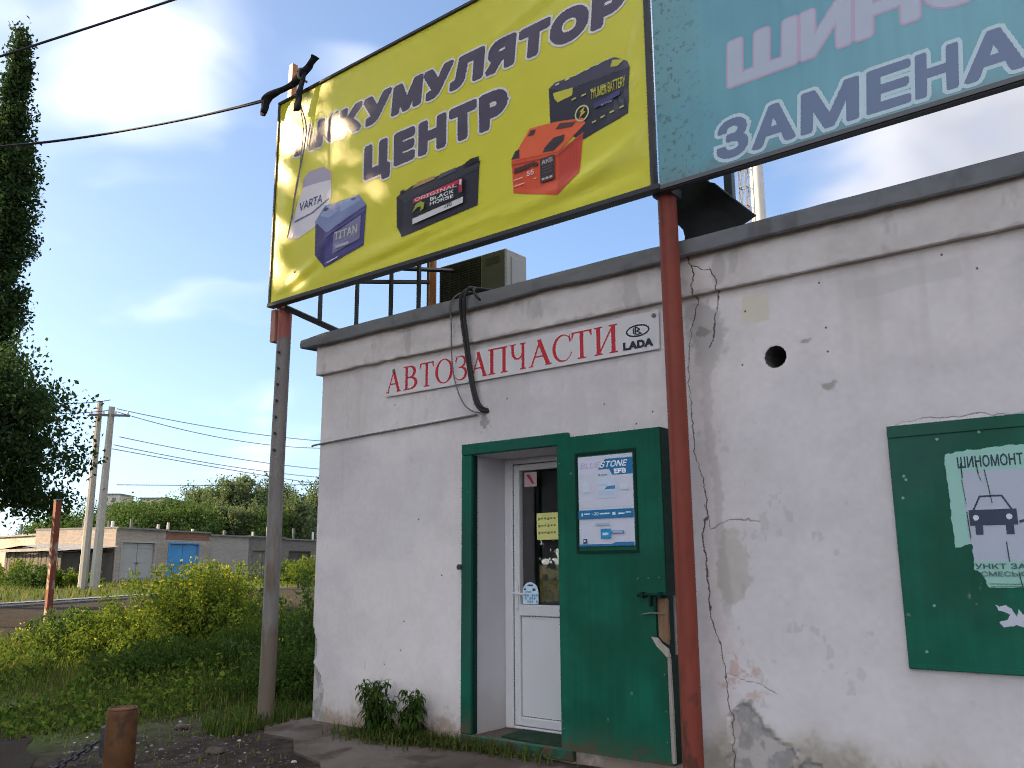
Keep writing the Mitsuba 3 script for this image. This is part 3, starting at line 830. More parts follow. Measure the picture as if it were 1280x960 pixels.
add('splintered_edge', facade_plate(Polygon([(-2.803, 0.955), (-2.786, 0.94), (-2.779, 0.7), (-2.776, 0.30), (-2.80, 0.292), (-2.802, 0.6)]), -0.146, 0.02), 'pale_wood', ld)
add('bare_wood', cat([facade_plate(Polygon([(-2.862, 1.28), (-2.795, 1.285), (-2.792, 1.0), (-2.83, 1.02), (-2.858, 1.05)]), -0.142, 0.02), facade_plate(Polygon([(-2.803, 1.27), (-2.785, 1.275), (-2.782, 1.03), (-2.797, 1.035)]), -0.150, 0.02)]), 'raw_wood', ld)
add('torn_chip', facade_plate(Polygon([(-2.905, 1.045), (-2.86, 1.04), (-2.83, 1.005), (-2.785, 0.975), (-2.777, 0.932), (-2.80, 0.925), (-2.83, 0.955), (-2.87, 0.99)]), -0.158, 0.012), 'pale_wood', ld)
bt = ld + '__bolt'
add('bolt', cat([tube(np.array([[-2.985, -0.172, 1.303], [-2.755, -0.172, 1.305]]), 0.011, 10), box(-2.96, -2.94, -0.19, -0.153, 1.285, 1.322), box(-2.83, -2.81, -0.19, -0.153, 1.285, 1.322), box(-2.90, -2.885, -0.185, -0.16, 1.235, 1.30),
                  box(-2.868, -2.852, -0.176, -0.16, 1.19, 1.285)]), 'dark_green_paint', ld)
add('pull_wire', tube(spline([[-2.965, -0.185, 1.171], [-2.93, -0.20, 1.185], [-2.88, -0.19, 1.192], [-2.80, -0.16, 1.190]], 6), 0.0045, 6), 'worn_metal', ld)
for z in (0.55, 2.0): add('hinge', tube(np.array([[LX0 - 0.004, -0.10, z], [LX0 - 0.004, -0.10, z + 0.14]]), 0.014, 10), 'dark_green_paint', ld)
add('notice_recess', facade_plate(sbox(-3.462, 1.572, -2.972, 2.262).difference(sbox(-3.446, 1.590, -2.988, 2.246)), -0.163, 0.012), 'dark_green_paint', ld)
for x, z in ((-2.99, 1.405), (-2.91, 1.41), (-2.83, 1.412), (-2.82, 0.82), (-2.82, 0.6), (-2.82, 0.42), (-3.6, 0.42), (-3.6, 2.2)): add('rivet', tube(np.array([[x, -0.159, z], [x, -0.150, z]]), 0.006, 6), 'worn_metal', ld)
labels[ld + '__splintered_edge'] = {'label': 'bare splintered lower edge of the door leaf'}

# advertising poster on the leaf
WHITE, BLUE = lin(200, 204, 218), lin(38, 112, 160)
po = Print(-0.1545)
po.ink(sbox(-3.44, 1.618, -3.0, 2.232), WHITE)
po.ink(Polygon([(-3.275, 2.135), (-3.215, 2.205), (-3.0, 2.205), (-3.0, 2.092), (-3.16, 2.092), (-3.185, 2.135)]), BLUE)
po.ink(Polygon([(-3.44, 2.105), (-3.44, 2.205), (-3.215, 2.205), (-3.275, 2.135), (-3.32, 2.105)]), lin(205, 205, 222))
po.ink(fit(glyph('BLUE'), -3.425, -3.265, 2.147, 2.188, 0.35), lin(178, 176, 202))
po.ink(fit(glyph('STONE'), -3.262, -3.05, 2.147, 2.190, 0.35), lin(232, 238, 245))
po.ink(fit(glyph('EFB'), -3.145, -3.05, 2.100, 2.134, 0, 0.002), lin(225, 236, 245))
po.ink([sbox(-3.285, 1.94, -3.13, 2.06), Polygon([(-3.285, 2.06), (-3.265, 2.085), (-3.15, 2.085), (-3.13, 2.06)])], lin(196, 208, 226))
po.ink([sbox(-3.275, 1.95, -3.14, 1.99), sbox(-3.275, 2.02, -3.20, 2.035)], lin(182, 199, 222))
po.ink([Polygon([(-3.225, 1.998), (-3.205, 2.018), (-3.14, 2.022), (-3.14, 1.998)])], lin(70, 130, 170))
po.ink([sbox(-3.40, 1.985, -3.345, 2.05), sbox(-3.385, 2.05, -3.37, 2.065), sbox(-3.10, 1.99, -3.035, 2.03)], lin(200, 212, 226))
po.ink([sbox(-3.27, 2.092, -3.255, 2.104), sbox(-3.25, 2.094, -3.20, 2.101)], lin(110, 140, 170))
po.ink(sbox(-3.435, 1.885, -3.005, 1.889), lin(200, 214, 226))
po.ink(sbox(-3.44, 1.803, -3.0, 1.862), BLUE)
po.ink([sbox(-3.415, 1.822, -3.402, 1.842), fit(glyph('-30'), -3.325, -3.275, 1.824, 1.846), sbox(-3.395, 1.832, -3.345, 1.840), sbox(-3.265, 1.830, -3.185, 1.839), sbox(-3.165, 1.822, -3.14, 1.842), sbox(-3.12, 1.826, -3.07, 1.836), sbox(-3.06, 1.834, -3.02, 1.842)], lin(208, 224, 236))
po.ink([sbox(-3.30, 1.757, -3.19, 1.773), Polygon([(-3.345, 1.745), (-3.32, 1.75), (-3.29, 1.775), (-3.305, 1.755)])], lin(165, 182, 198))
po.ink([sbox(-3.26, 1.667, -3.18, 1.733)], lin(42, 140, 190))
po.ink([sbox(-3.245, 1.69, -3.2, 1.707)], lin(190, 222, 238))
po.ink([sbox(-3.178, 1.698, -3.075, 1.718)], lin(96, 130, 165))
po.ink([sbox(-3.165, 1.703, -3.09, 1.713)], lin(170, 192, 214))
po.ink([sbox(-3.402, 1.636, -3.37, 1.668)], lin(60, 82, 110))
po.ink([sbox(-3.396, 1.648, -3.384, 1.66)], lin(200, 210, 225))
po.ink([sbox(-3.44, 1.618, -3.0, 1.632), Polygon([(-3.17, 1.632), (-3.14, 1.643), (-3.0, 1.643), (-3.0, 1.632)])], lin(52, 112, 160))
po.build('poster', 'paper_print', None, label='white and blue battery poster fixed on the green steel door', cat='poster')

# papers on the glass of the inner door
gy_ = dy + 0.020
pn = Print(gy_)
pn.ink(sbox(-4.352, 2.116, -4.225, 2.232), lin(205, 175, 180))
pn.ink([Polygon([(-4.335, 2.215), (-4.30, 2.215), (-4.25, 2.14), (-4.27, 2.135)])], lin(170, 70, 80))
pn.build('pink_notice', 'paper_print', None, label='small pink notice in the top corner of the door glass', cat='notice')
yn = Print(gy_)
yn.ink(sbox(-4.230, 1.690, -4.02, 1.900), lin(226, 226, 140))
yn.ink([sbox(-4.215 + 0.03 * k, z - 0.006 - 0.006 * ((k * 7) % 3 == 0), -4.195 + 0.03 * k, z + 0.008) for z in (1.855, 1.80, 1.745) for k in range(6)], lin(120, 120, 90))
yn.build('yellow_notice', 'paper_print', None, label='yellow handwritten paper notice taped to the door glass', cat='notice')
st = Print(gy_)
st.ink(affinity.scale(Point(-4.301, 1.285).buffer(0.078, 24), 1, 1).union(sbox(-4.379, 1.195, -4.223, 1.285)).buffer(-0.01).buffer(0.01), lin(205, 225, 238))
st.ink([sbox(-4.33, 1.332, -4.275, 1.345), sbox(-4.365, 1.30, -4.345, 1.315), sbox(-4.28, 1.295, -4.25, 1.315)], lin(40, 80, 110))
st.ink([sbox(-4.355 + 0.022 * a, 1.205 + 0.024 * b, -4.34 + 0.022 * a, 1.222 + 0.024 * b) for a in range(6) for b in range(3) if (a * 3 + b * 5) % 4] + [sbox(-4.35, 1.282, -4.29, 1.292)], lin(80, 150, 190))
st.build('round_sticker', 'paper_print', None, label='pale blue round-topped sticker low on the door glass beside the handle', cat='sticker')

# ------------------------------------------------------------------ green board with the torn tyre-service poster
wb = thing('window_board', 'dark green board over a window, right of the red pole, with a torn poster', 'shutter')
WX0, WX1 = -1.400, 0.55
add('board', box(WX0, WX1, -0.028, 0.02, 0.935, 2.258, 0.006), 'green_paint', wb)
add('top_rail', box(WX0 + 0.002, WX1 - 0.002, -0.036, -0.0285, 2.188, 2.256, 0.003), 'green_paint', wb)
add('bottom_lip', box(WX0 + 0.004, WX1 - 0.004, -0.034, -0.0285, 0.938, 0.962, 0.003), 'green_paint', wb)
MINT, GREYF, INKC = lin(150, 196, 184), lin(176, 184, 198), lin(52, 66, 82)
def jag(pts, amp, seed):
    r = np.random.default_rng(seed)
    g = np.array(Polygon(pts).segmentize(0.02).exterior.coords)[:-1]
    return Polygon(g + r.normal(0, amp * 0.7, g.shape)).buffer(0)
wp = Print(-0.0285, 0.0008)
sheetp = jag([(-1.112, 2.078), (-1.106, 1.572), (-1.06, 1.585), (-1.02, 1.592), (-1.028, 1.462), (-1.0, 1.44), (-0.982, 1.42), (-0.972, 1.375), (-0.95, 1.366), (-0.2, 1.366), (-0.2, 2.088), (-0.8, 2.098)], 0.003, 3)
wp.ink(sheetp, MINT)
wp.ink(sbox(-1.035, 1.50, -0.25, 1.975).intersection(sheetp), GREYF)
wp.ink(fit(glyph('ШИНОМОНТАЖ'), -1.052, -0.655, 1.992, 2.055, 0.0), INKC)
CAR = lin(58, 68, 88)
wp.ink([strip([(-1.003, 1.758), (-0.962, 1.838), (-0.858, 1.838), (-0.815, 1.758)], 0.009)], CAR)
wp.ink([sbox(-1.022, 1.686, -0.797, 1.768), sbox(-0.998, 1.638, -0.962, 1.69), sbox(-0.855, 1.638, -0.818, 1.69)], CAR)
wp.ink([Point(-0.990, 1.727).buffer(0.0145), Point(-0.834, 1.728).buffer(0.0145)], lin(205, 212, 222))
wp.ink([strip([(-0.79, 1.70), (-0.74, 1.715), (-0.66, 1.77)], 0.012)], CAR)
wp.ink(fit(glyph('УНКТ ЗАПРАВКИ'), -1.020, -0.56, 1.462, 1.490), lin(70, 95, 98))
wp.ink(fit(glyph('СМЕСЬЮ ИНЕРТНЫХ'), -0.995, -0.49, 1.424, 1.450), lin(80, 108, 110))
wp.ink([sbox(-0.96, 1.384, -0.25, 1.388), sbox(-0.955, 1.372, -0.25, 1.375)], lin(70, 110, 100))
wp.ink([strip([(-1.035, 2.02), (-1.033, 1.94)], 0.006), strip([(-1.038, 1.93), (-1.033, 1.86), (-1.028, 1.80)], 0.003), strip([(-1.03, 1.76), (-1.025, 1.62)], 0.005), strip([(-0.96, 2.03), (-0.955, 1.955)], 0.006), strip([(-0.955, 1.95), (-0.945, 1.92)], 0.003),
        strip([(-0.925, 1.98), (-0.915, 1.90), (-0.905, 1.80)], 0.004), strip([(-0.86, 1.60), (-0.856, 1.50)], 0.005), strip([(-0.82, 1.44), (-0.81, 1.368)], 0.005)], lin(30, 70, 56))
wp.build('torn_poster', 'paper_print', None, label='torn mint and grey tyre-service poster with a car drawing on the green board', cat='poster')
chips = Print(-0.0288)
chips.ink(jag([(-0.945, 1.285), (-0.925, 1.272), (-0.90, 1.278), (-0.875, 1.262), (-0.855, 1.225), (-0.84, 1.262), (-0.825, 1.232), (-0.80, 1.262), (-0.79, 1.31), (-0.765, 1.33), (-0.72, 1.30), (-0.64, 1.28), (-0.56, 1.22), (-0.60, 1.17), (-0.70, 1.165), (-0.80, 1.168), (-0.86, 1.180), (-0.92, 1.172), (-0.94, 1.195), (-0.90, 1.205), (-0.885, 1.235), (-0.915, 1.25), (-0.935, 1.25)], 0.0025, 8), lin(190, 194, 206))
chips.ink([Point(a, b).buffer(0.008, 3) for a, b in ((-1.30, 1.03), (-1.24, 1.27), (-1.32, 1.95), (-1.14, 2.16), (-0.93, 2.18), (-0.97, 2.20), (-1.33, 1.97), (-1.345, 1.85))], lin(120, 160, 145))
chips.build('bare_patch', 'paper_print', wb)

# ------------------------------------------------------------------ auto parts sign, letters built stroke by stroke
def serif(ch):
    """a roman capital in a 1 x 1 box as a polygon"""
    t, w, s = 0.055, 0.17, 0.05
    L = lambda pts, k: LineString(pts).buffer(k / 2, cap_style=2)
    ell = lambda cx, cy, rx, ry: affinity.scale(Point(cx, cy).buffer(1, 32), rx, ry)
    foot = lambda x, y, k: sbox(x - k, y - s / 2, x + k, y + s / 2)
    if ch == 'А': return unary_union([L([(0.10, 0), (0.53, 1)], t * 1.3), L([(0.45, 1), (0.86, 0)], w), L([(0.25, 0.36), (0.72, 0.36)], t), foot(0.10, 0.025, 0.10), foot(0.86, 0.025, 0.14)]).intersection(sbox(-1, 0, 2, 1))
    if ch == 'В': return unary_union([sbox(0.12, 0, 0.12 + w, 1), foot(0.15, 0.025, 0.15), foot(0.15, 0.975, 0.15), ell(0.42, 0.74, 0.42, 0.26).difference(ell(0.38, 0.74, 0.27, 0.205)).intersection(sbox(0.2, 0, 2, 2)), ell(0.45, 0.27, 0.5, 0.27).difference(ell(0.4, 0.27, 0.34, 0.215)).intersection(sbox(0.2, -1, 2, 2))])
    if ch == 'Т': return unary_union([sbox(0.5 - w / 2, 0, 0.5 + w / 2, 1), sbox(0.02, 0.945, 0.98, 1), foot(0.5, 0.025, 0.2), Polygon([(0.02, 1), (0.02, 0.76), (0.06, 0.76), (0.15, 0.95)]), Polygon([(0.98, 1), (0.98, 0.76), (0.94, 0.76), (0.85, 0.95)])])
    if ch == 'О': return ell(0.5, 0.5, 0.5, 0.51).difference(ell(0.5, 0.5, 0.34, 0.465))
    if ch == 'С': return unary_union([ell(0.55, 0.5, 0.53, 0.51).difference(ell(0.60, 0.5, 0.42, 0.46)).difference(Polygon([(0.6, 0.5), (1.5, 1.0), (1.5, 0.08)])), Polygon([(0.90, 0.98), (0.93, 0.98), (0.95, 0.68), (0.91, 0.68), (0.86, 0.84)])])
    if ch == 'З': return unary_union([ell(0.45, 0.75, 0.45, 0.25).difference(ell(0.38, 0.75, 0.34, 0.20)), ell(0.47, 0.27, 0.51, 0.28).difference(ell(0.38, 0.27, 0.40, 0.225))]).difference(Polygon([(-1, 0.94), (0.30, 0.76), (0.36, 0.5), (0.28, 0.24), (-1, 0.1)])).union(sbox(0.28, 0.495, 0.5, 0.545)).union(Polygon([(0.06, 0.98), (0.09, 0.98), (0.16, 0.86), (0.07, 0.70), (0.04, 0.70)]))
    if ch == 'П': return unary_union([sbox(0.10, 0, 0.10 + w, 1), sbox(0.90 - w, 0, 0.90, 1), sbox(0, 0.945, 1, 1), foot(0.185, 0.025, 0.18), foot(0.815, 0.025, 0.18)])
    if ch == 'Ч': return unary_union([sbox(0.74, 0, 0.74 + w, 1), foot(0.82, 0.025, 0.18), foot(0.82, 0.975, 0.18), foot(0.19, 0.975, 0.19), ell(0.50, 0.72, 0.40, 0.33).difference(ell(0.52, 0.76, 0.25, 0.31)).intersection(sbox(0, 0, 0.76, 0.72)), sbox(0.10, 0.70, 0.27, 1)])
    if ch == 'И': return unary_union([sbox(0.10, 0, 0.10 + w, 1), sbox(0.90 - w, 0, 0.90, 1), L([(0.22, 0.06), (0.78, 0.94)], t * 1.2), foot(0.185, 0.025, 0.18), foot(0.815, 0.025, 0.18), foot(0.185, 0.975, 0.18), foot(0.815, 0.975, 0.18)])


sg = thing('shop_sign', 'long white tin sign with red serif letters screwed under the cornice', 'sign')
SY = -0.022
sp_ = Polygon([(-5.56, 2.948), (-2.832, 2.948), (-2.828, 3.222), (-3.6, 3.218), (-5.54, 3.195)])
add('plate', facade_plate(sp_, SY, 0.006), M('white_tin', proc(lambda p, n, uv: mix((0.62, 0.60, 0.605), (0.70, 0.68, 0.685), fbm(p.x * 4, p.z * 4, 3, 4))), 0.45), sg)
for x in (-5.45, -3.0): add('batten', box(x, x + 0.04, SY + 0.006, 0.005, 2.97, 3.18), 'grey_steel', sg)
RED = lin(190, 52, 62)
LET = [('А', -5.548, -5.365), ('В', -5.335, -5.165), ('Т', -5.140, -4.975), ('О', -4.958, -4.755), ('З', -4.735, -4.600), ('А', -4.565, -4.385), ('П', -4.375, -4.175), ('Ч', -4.155, -3.995), ('А', -3.965, -3.750), ('С', -3.740, -3.560), ('Т', -3.565, -3.385), ('И', -3.365, -3.165)]
for n_, (ch, a, b) in enumerate(LET):
    pr = Print(SY - 0.0003)
    pr.ink(fit(serif(ch), a, b, 2.977, 3.187), RED)
    pr.build('letter', 'tin_print', sg)
lp_ = Print(SY - 0.0003)
DK = lin(40, 44, 52)
el = affinity.scale(Point(-3.0, 3.105).buffer(1, 32), 0.096, 0.045)
lp_.ink(el.difference(affinity.scale(Point(-3.0, 3.105).buffer(1, 32), 0.083, 0.033)), DK)
lp_.ink([strip([(-3.033, 3.085), (-3.033, 3.128)], 0.010), strip([(-3.018, 3.078), (-3.018, 3.136)], 0.012), strip([(-3.018, 3.136), (-2.982, 3.112), (-3.008, 3.104), (-2.972, 3.082), (-3.012, 3.078)], 0.010)], DK)
lp_.ink(fit(glyph('LADA'), -3.122, -2.880, 2.976, 3.036, 0.0, 0.004), DK)
lp_.build('emblem', 'tin_print', sg)
add('screw', cat([tube(np.array([[x, SY - 0.008, z], [x, SY, z]]), 0.016, 10) for x, z in ((-5.455, 3.165), (-2.865, 3.19))]), 'worn_metal', sg)

# ------------------------------------------------------------------ cables over the roof edge
cb = [[(-4.49, 0.25, 3.75), (-4.505, 0.0, 3.71), (-4.51, -0.13, 3.69), (-4.545, -0.165, 3.62), (-4.57, -0.125, 3.45), (-4.555, -0.09, 3.2), (-4.53, -0.06, 2.95), (-4.49, -0.05, 2.78), (-4.44, -0.05, 2.71), (-4.40, -0.03, 2.69), (-4.39, 0.03, 2.695)],
      [(-4.44, 0.25, 3.75), (-4.465, 0.0, 3.715), (-4.475, -0.13, 3.70), (-4.50, -0.17, 3.62), (-4.53, -0.13, 3.44), (-4.525, -0.09, 3.2), (-4.505, -0.06, 2.95), (-4.47, -0.05, 2.80), (-4.42, -0.045, 2.72), (-4.39, 0.03, 2.70)],
      [(-4.40, 0.25, 3.74), (-4.42, 0.0, 3.71), (-4.43, -0.13, 3.685), (-4.40, -0.16, 3.63), (-4.37, -0.13, 3.58), (-4.36, -0.05, 3.56)]]
for k_, c in enumerate(cb):
    add('pipe_cable', tube(spline(c, 8), 0.0135 if k_ < 2 else 0.010, 8), 'black_rubber', smooth=True, label=['thick black cable on the left of the pair hanging over the sign', 'thick black cable on the right of the pair hanging over the sign', 'short black cable loop over the roof edge beside the pair'][k_], cat='cable')
add('thin_cable', tube(spline([(-4.52, 0.25, 3.73), (-4.56, -0.1, 3.69), (-4.66, -0.16, 3.60), (-4.69, -0.12, 3.45), (-4.715, -0.08, 3.15), (-4.70, -0.05, 2.95), (-4.62, -0.045, 2.78), (-4.52, -0.04, 2.70), (-4.43, -0.03, 2.685), (-4.39, 0.02, 2.69)], 8), 0.006, 6), 'grey_cable', smooth=True, label='thin grey cable looping in front of the shop sign', cat='cable')
add('wall_conduit', tube(spline([(-6.56, -0.01, 2.602), (-6.47, -0.018, 2.61), (-5.9, -0.016, 2.632), (-5.2, -0.016, 2.652), (-4.50, -0.018, 2.674)], 6), 0.009, 6), 'grey_cable', smooth=True, label='thin pale cable clipped across the wall above the doorway', cat='cable')

# ------------------------------------------------------------------ air conditioner on the roof
ac = thing('air_conditioner', 'beige outdoor air conditioner unit standing on the shop roof', 'air conditioner')
AX0, AX1, AY0, AY1, AZ0, AZ1 = -5.325, -4.53, 0.40, 0.70, 3.70, 4.212
add('casing', box(AX0, AX1, AY0, AY1, AZ0, AZ1, 0.012), 'ac_casing', ac)
add('service_panel', box(-4.80, AX1 - 0.012, AY0 - 0.006, AY0 + 0.01, AZ0 + 0.01, AZ1 - 0.01, 0.003), 'ac_panel', ac)
add('fan_recess', box(AX0 + 0.01, -4.81, AY0 - 0.004, AY0 + 0.01, AZ0 + 0.015, AZ1 - 0.012), 'ac_grille', ac)
gr = [strip([(AX0 + 0.02, z), (-4.82, z)], 0.006) for z in np.arange(AZ0 + 0.03, AZ1 - 0.02, 0.024)]
add('grille', cat([facade_plate(unary_union(gr), AY0 - 0.016, 0.008)] + [facade_plate(strip([(x, AZ0 + 0.02), (x, AZ1 - 0.02)], 0.01), AY0 - 0.011, 0.008) for x in np.linspace(AX0 + 0.03, -4.83, 5)]), 'dark_steel', ac)
add('label_plate', box(-4.755, -4.60, AY0 - 0.009, AY0, 4.09, 4.155), 'dark_steel', ac)
add('side_handle', box(AX1 - 0.004, AX1 + 0.004, AY0 + 0.09, AY0 + 0.21, 4.09, 4.125), 'dark_steel', ac)
add('side_cover', box(AX1 - 0.004, AX1 + 0.010, AY0 + 0.07, AY0 + 0.24, 3.76, 4.15, 0.004), 'ac_casing', ac)
for x in (AX0 + 0.08, AX1 - 0.14): add('foot', box(x, x + 0.05, AY0 + 0.01, AY1 - 0.01, 3.66, 3.702), 'dark_steel', ac)

# ------------------------------------------------------------------ billboards
BY = -0.40


def warp(x, z):
    """slack folds of the vinyl, outwards"""
    d = 0
    for cx, cz, an, w, L, a in ((-3.2, 4.16, 0.17, 0.075, 0.75, 0.024), (-2.85, 4.30, 0.42, 0.06, 0.45, 0.013), (-2.78, 4.75, 0.75, 0.045, 0.35, 0.010), (-5.2, 4.13, 0.10, 0.07, 0.55, 0.015), (-6.4, 4.12, 0.35, 0.05, 0.35, 0.012), (-4.4, 4.08, 0.08, 0.05, 0.6, 0.010),
                               (-5.4, 4.06, 0.12, 0.04, 0.9, 0.008), (-6.5, 5.7, -0.75, 0.05, 0.3, 0.010), (-6.6, 4.9, 1.5, 0.12, 0.6, 0.010), (-3.5, 5.75, 0.3, 0.06, 0.6, 0.007), (-2.72, 5.2, 1.2, 0.05, 0.4, 0.010), (-4.2, 5.05, 0.4, 0.10, 0.8, 0.004), (-5.9, 4.45, 0.6, 0.06, 0.3, 0.006)):
        u = (x - cx) * math.cos(an) + (z - cz) * math.sin(an)
        v = -(x - cx) * math.sin(an) + (z - cz) * math.cos(an)
        a = 0.7 * a
        d = d + a * np.exp(-(v / w) ** 2 - (u / L) ** 2) - 0.6 * a * np.exp(-((v + 1.5 * w) / w) ** 2 - (u / L) ** 2)
    p = np.stack([x, z, 0 * x], -1)
    d = d + 0.008 * (meshkit.fbm(p * 1.3, 3, 51) - 0.5)
    e = np.minimum(np.minimum(x + 6.77, -2.637 - x), np.minimum(z - 3.97, 6.02 - z))
    return d * sst(0.0, 0.12, e)


yb = thing('yellow_billboard', 'large yellow vinyl billboard advertising batteries above the shop', 'billboard')
ux, uz = np.linspace(-6.775, -2.637, 330), np.linspace(3.955, 6.025, 170)
px_, pz_ = np.meshgrid(ux, uz, indexing='ij')
pv = np.stack([px_, BY - warp(px_, pz_), pz_], -1).reshape(-1, 3)
a_, b_ = np.meshgrid(np.arange(329), np.arange(169), indexing='ij')
pq = np.stack([a_ * 170 + b_, (a_ + 1) * 170 + b_, (a_ + 1) * 170 + b_ + 1, a_ * 170 + b_ + 1], -1).reshape(-1, 4)
add('vinyl_sheet', (pv, pq), 'yellow_vinyl', yb, smooth=True)
for nm, args in (('frame_rail', (-6.80, -2.57, -0.425, -0.345, 3.915, 3.953)), ('frame_rail', (-6.80, -2.612, -0.418, -0.345, 6.027, 6.055)), ('frame_rail', (-6.80, -6.777, -0.416, -0.345, 3.9535, 6.0265)), ('frame_rail', (-2.635, -2.612, -0.416, -0.345, 3.9535, 6.0265))):
    add(nm, box(*args, 0.003), 'dark_steel', yb)
add('backing_rail', cat([box(-6.77, -2.61, -0.38, -0.35, z, z + 0.03) for z in (4.4, 4.95, 5.5)] + [box(x, x + 0.03, -0.349, -0.33, 3.96, 6.02) for x in np.linspace(-6.3, -3, 6)]), 'dark_steel', yb)
INK = lin(80, 72, 90); EDGE = lin(214, 212, 206)
ROW1 = [('А', -6.50, -6.20, 5.375), ('К', -6.19, -5.90, 5.37), ('К', -5.865, -5.565, 5.355), ('У', -5.54, -5.19, 5.35), ('М', -5.155, -4.805, 5.335), ('У', -4.785, -4.46, 5.33), ('Л', -4.465, -4.115, 5.32), ('Я', -4.075, -3.795, 5.31), ('Т', -3.755, -3.465, 5.30), ('О', -3.445, -3.115, 5.29), ('Р', -3.075, -2.80, 5.285)]
ROW2 = [('Ц', -5.49, -5.165, 4.775), ('Е', -5.11, -4.865, 4.848), ('Н', -4.815, -4.505, 4.845), ('Т', -4.465, -4.175, 4.84), ('Р', -4.14, -3.86, 4.835)]


def board_letter(ch, a, b, z, top, warpf, edge, ink, fat, out, shear, bsdf, parent, y, round_=False):
    pr = Print(y - (0.002 if warpf else 0), 0.0009, warp=warpf)
    g = fit(glyph(ch), a, b, z, top, shear, fat)
    if round_: g = g.buffer(-0.018).buffer(0.018)
    pr.ink(g.buffer(out, join_style=2, mitre_limit=2.5), edge)
    pr.ink(g, ink)
    return pr.build('letter', bsdf, parent)


for ch, a, b, z in ROW1: board_letter(ch, a - 0.008, b + 0.008, z - 0.006, z + 0.28 - 0.004 * (a + 6.5), warp, EDGE, INK, 0.025, 0.018, 0.10, 'vinyl_print', yb, BY - 0.0006)
for ch, a, b, z in ROW2: board_letter(ch, a - 0.006, b + 0.006, z, 5.155, warp, EDGE, INK, 0.025, 0.018, 0.0, 'vinyl_print', yb, BY - 0.0006)


def battery(pts, inks):
    pr = Print(BY - 0.0026, 0.0011, warp=warp)
    for g, c in inks: pr.ink(g, c)
    return pr.build('printed_battery', 'vinyl_print', yb)


PG = Polygon
# white battery, half washed out
battery(0, [(PG([(-6.55, 4.55), (-6.50, 4.72), (-6.36, 5.02), (-6.36, 5.10), (-6.28, 5.155), (-6.05, 5.14), (-5.95, 5.06), (-5.93, 4.82), (-6.0, 4.62), (-6.2, 4.56), (-6.4, 4.52)]), lin(214, 210, 216)),
            (PG([(-6.36, 5.02), (-6.36, 5.10), (-6.28, 5.155), (-6.05, 5.14), (-5.95, 5.06), (-5.95, 4.98), (-6.1, 5.0)]), lin(168, 160, 178)), (strip([(-6.46, 4.70), (-6.2, 4.72), (-5.96, 4.80)], 0.02), lin(120, 120, 150)),
            (fit(glyph('VARTA'), -6.40, -6.06, 4.79, 4.87, 0.1), lin(70, 76, 120))])
# blue battery
battery(0, [(PG([(-6.15, 4.62), (-6.13, 4.29), (-5.99, 4.14), (-5.98, 4.47)]), lin(58, 52, 104)), (PG([(-5.99, 4.14), (-5.47, 4.23), (-5.45, 4.60), (-5.98, 4.47)]), lin(70, 64, 124)), (PG([(-6.15, 4.62), (-5.98, 4.47), (-5.45, 4.60), (-5.55, 4.72), (-6.02, 4.74)]), lin(120, 132, 172)),
            (PG([(-5.80, 4.62), (-5.52, 4.66), (-5.62, 4.735), (-5.80, 4.70)]), lin(140, 158, 196)), (PG([(-6.08, 4.66), (-5.95, 4.60), (-5.82, 4.64), (-5.98, 4.73)]), lin(142, 158, 194)), (PG([(-5.88, 4.24), (-5.52, 4.30), (-5.51, 4.52), (-5.88, 4.43)]), lin(120, 118, 150)),
            ([strip([(-5.985, 4.43), (-5.455, 4.555)], 0.012), strip([(-5.99, 4.17), (-5.475, 4.255)], 0.006)], lin(96, 92, 150)), ([PG([(-6.04, 4.70), (-5.99, 4.68), (-5.95, 4.70), (-6.0, 4.72)]), PG([(-5.66, 4.70), (-5.61, 4.685), (-5.57, 4.70), (-5.62, 4.715)])], lin(66, 70, 110)), ([strip([(-5.86, 4.325 - 0.014 * k), (-5.56, 4.365 - 0.014 * k)], 0.004) for k in range(2)], lin(160, 158, 186)),
            (fit(glyph('TITAN'), -5.86, -5.55, 4.36, 4.44, 0, 0), lin(186, 186, 180)), (PG([(-5.95, 4.165), (-5.80, 4.19), (-5.80, 4.20), (-5.95, 4.175)]), lin(205, 205, 220)), (sbox(-5.84, 4.28, -5.66, 4.31), lin(170, 168, 190))])
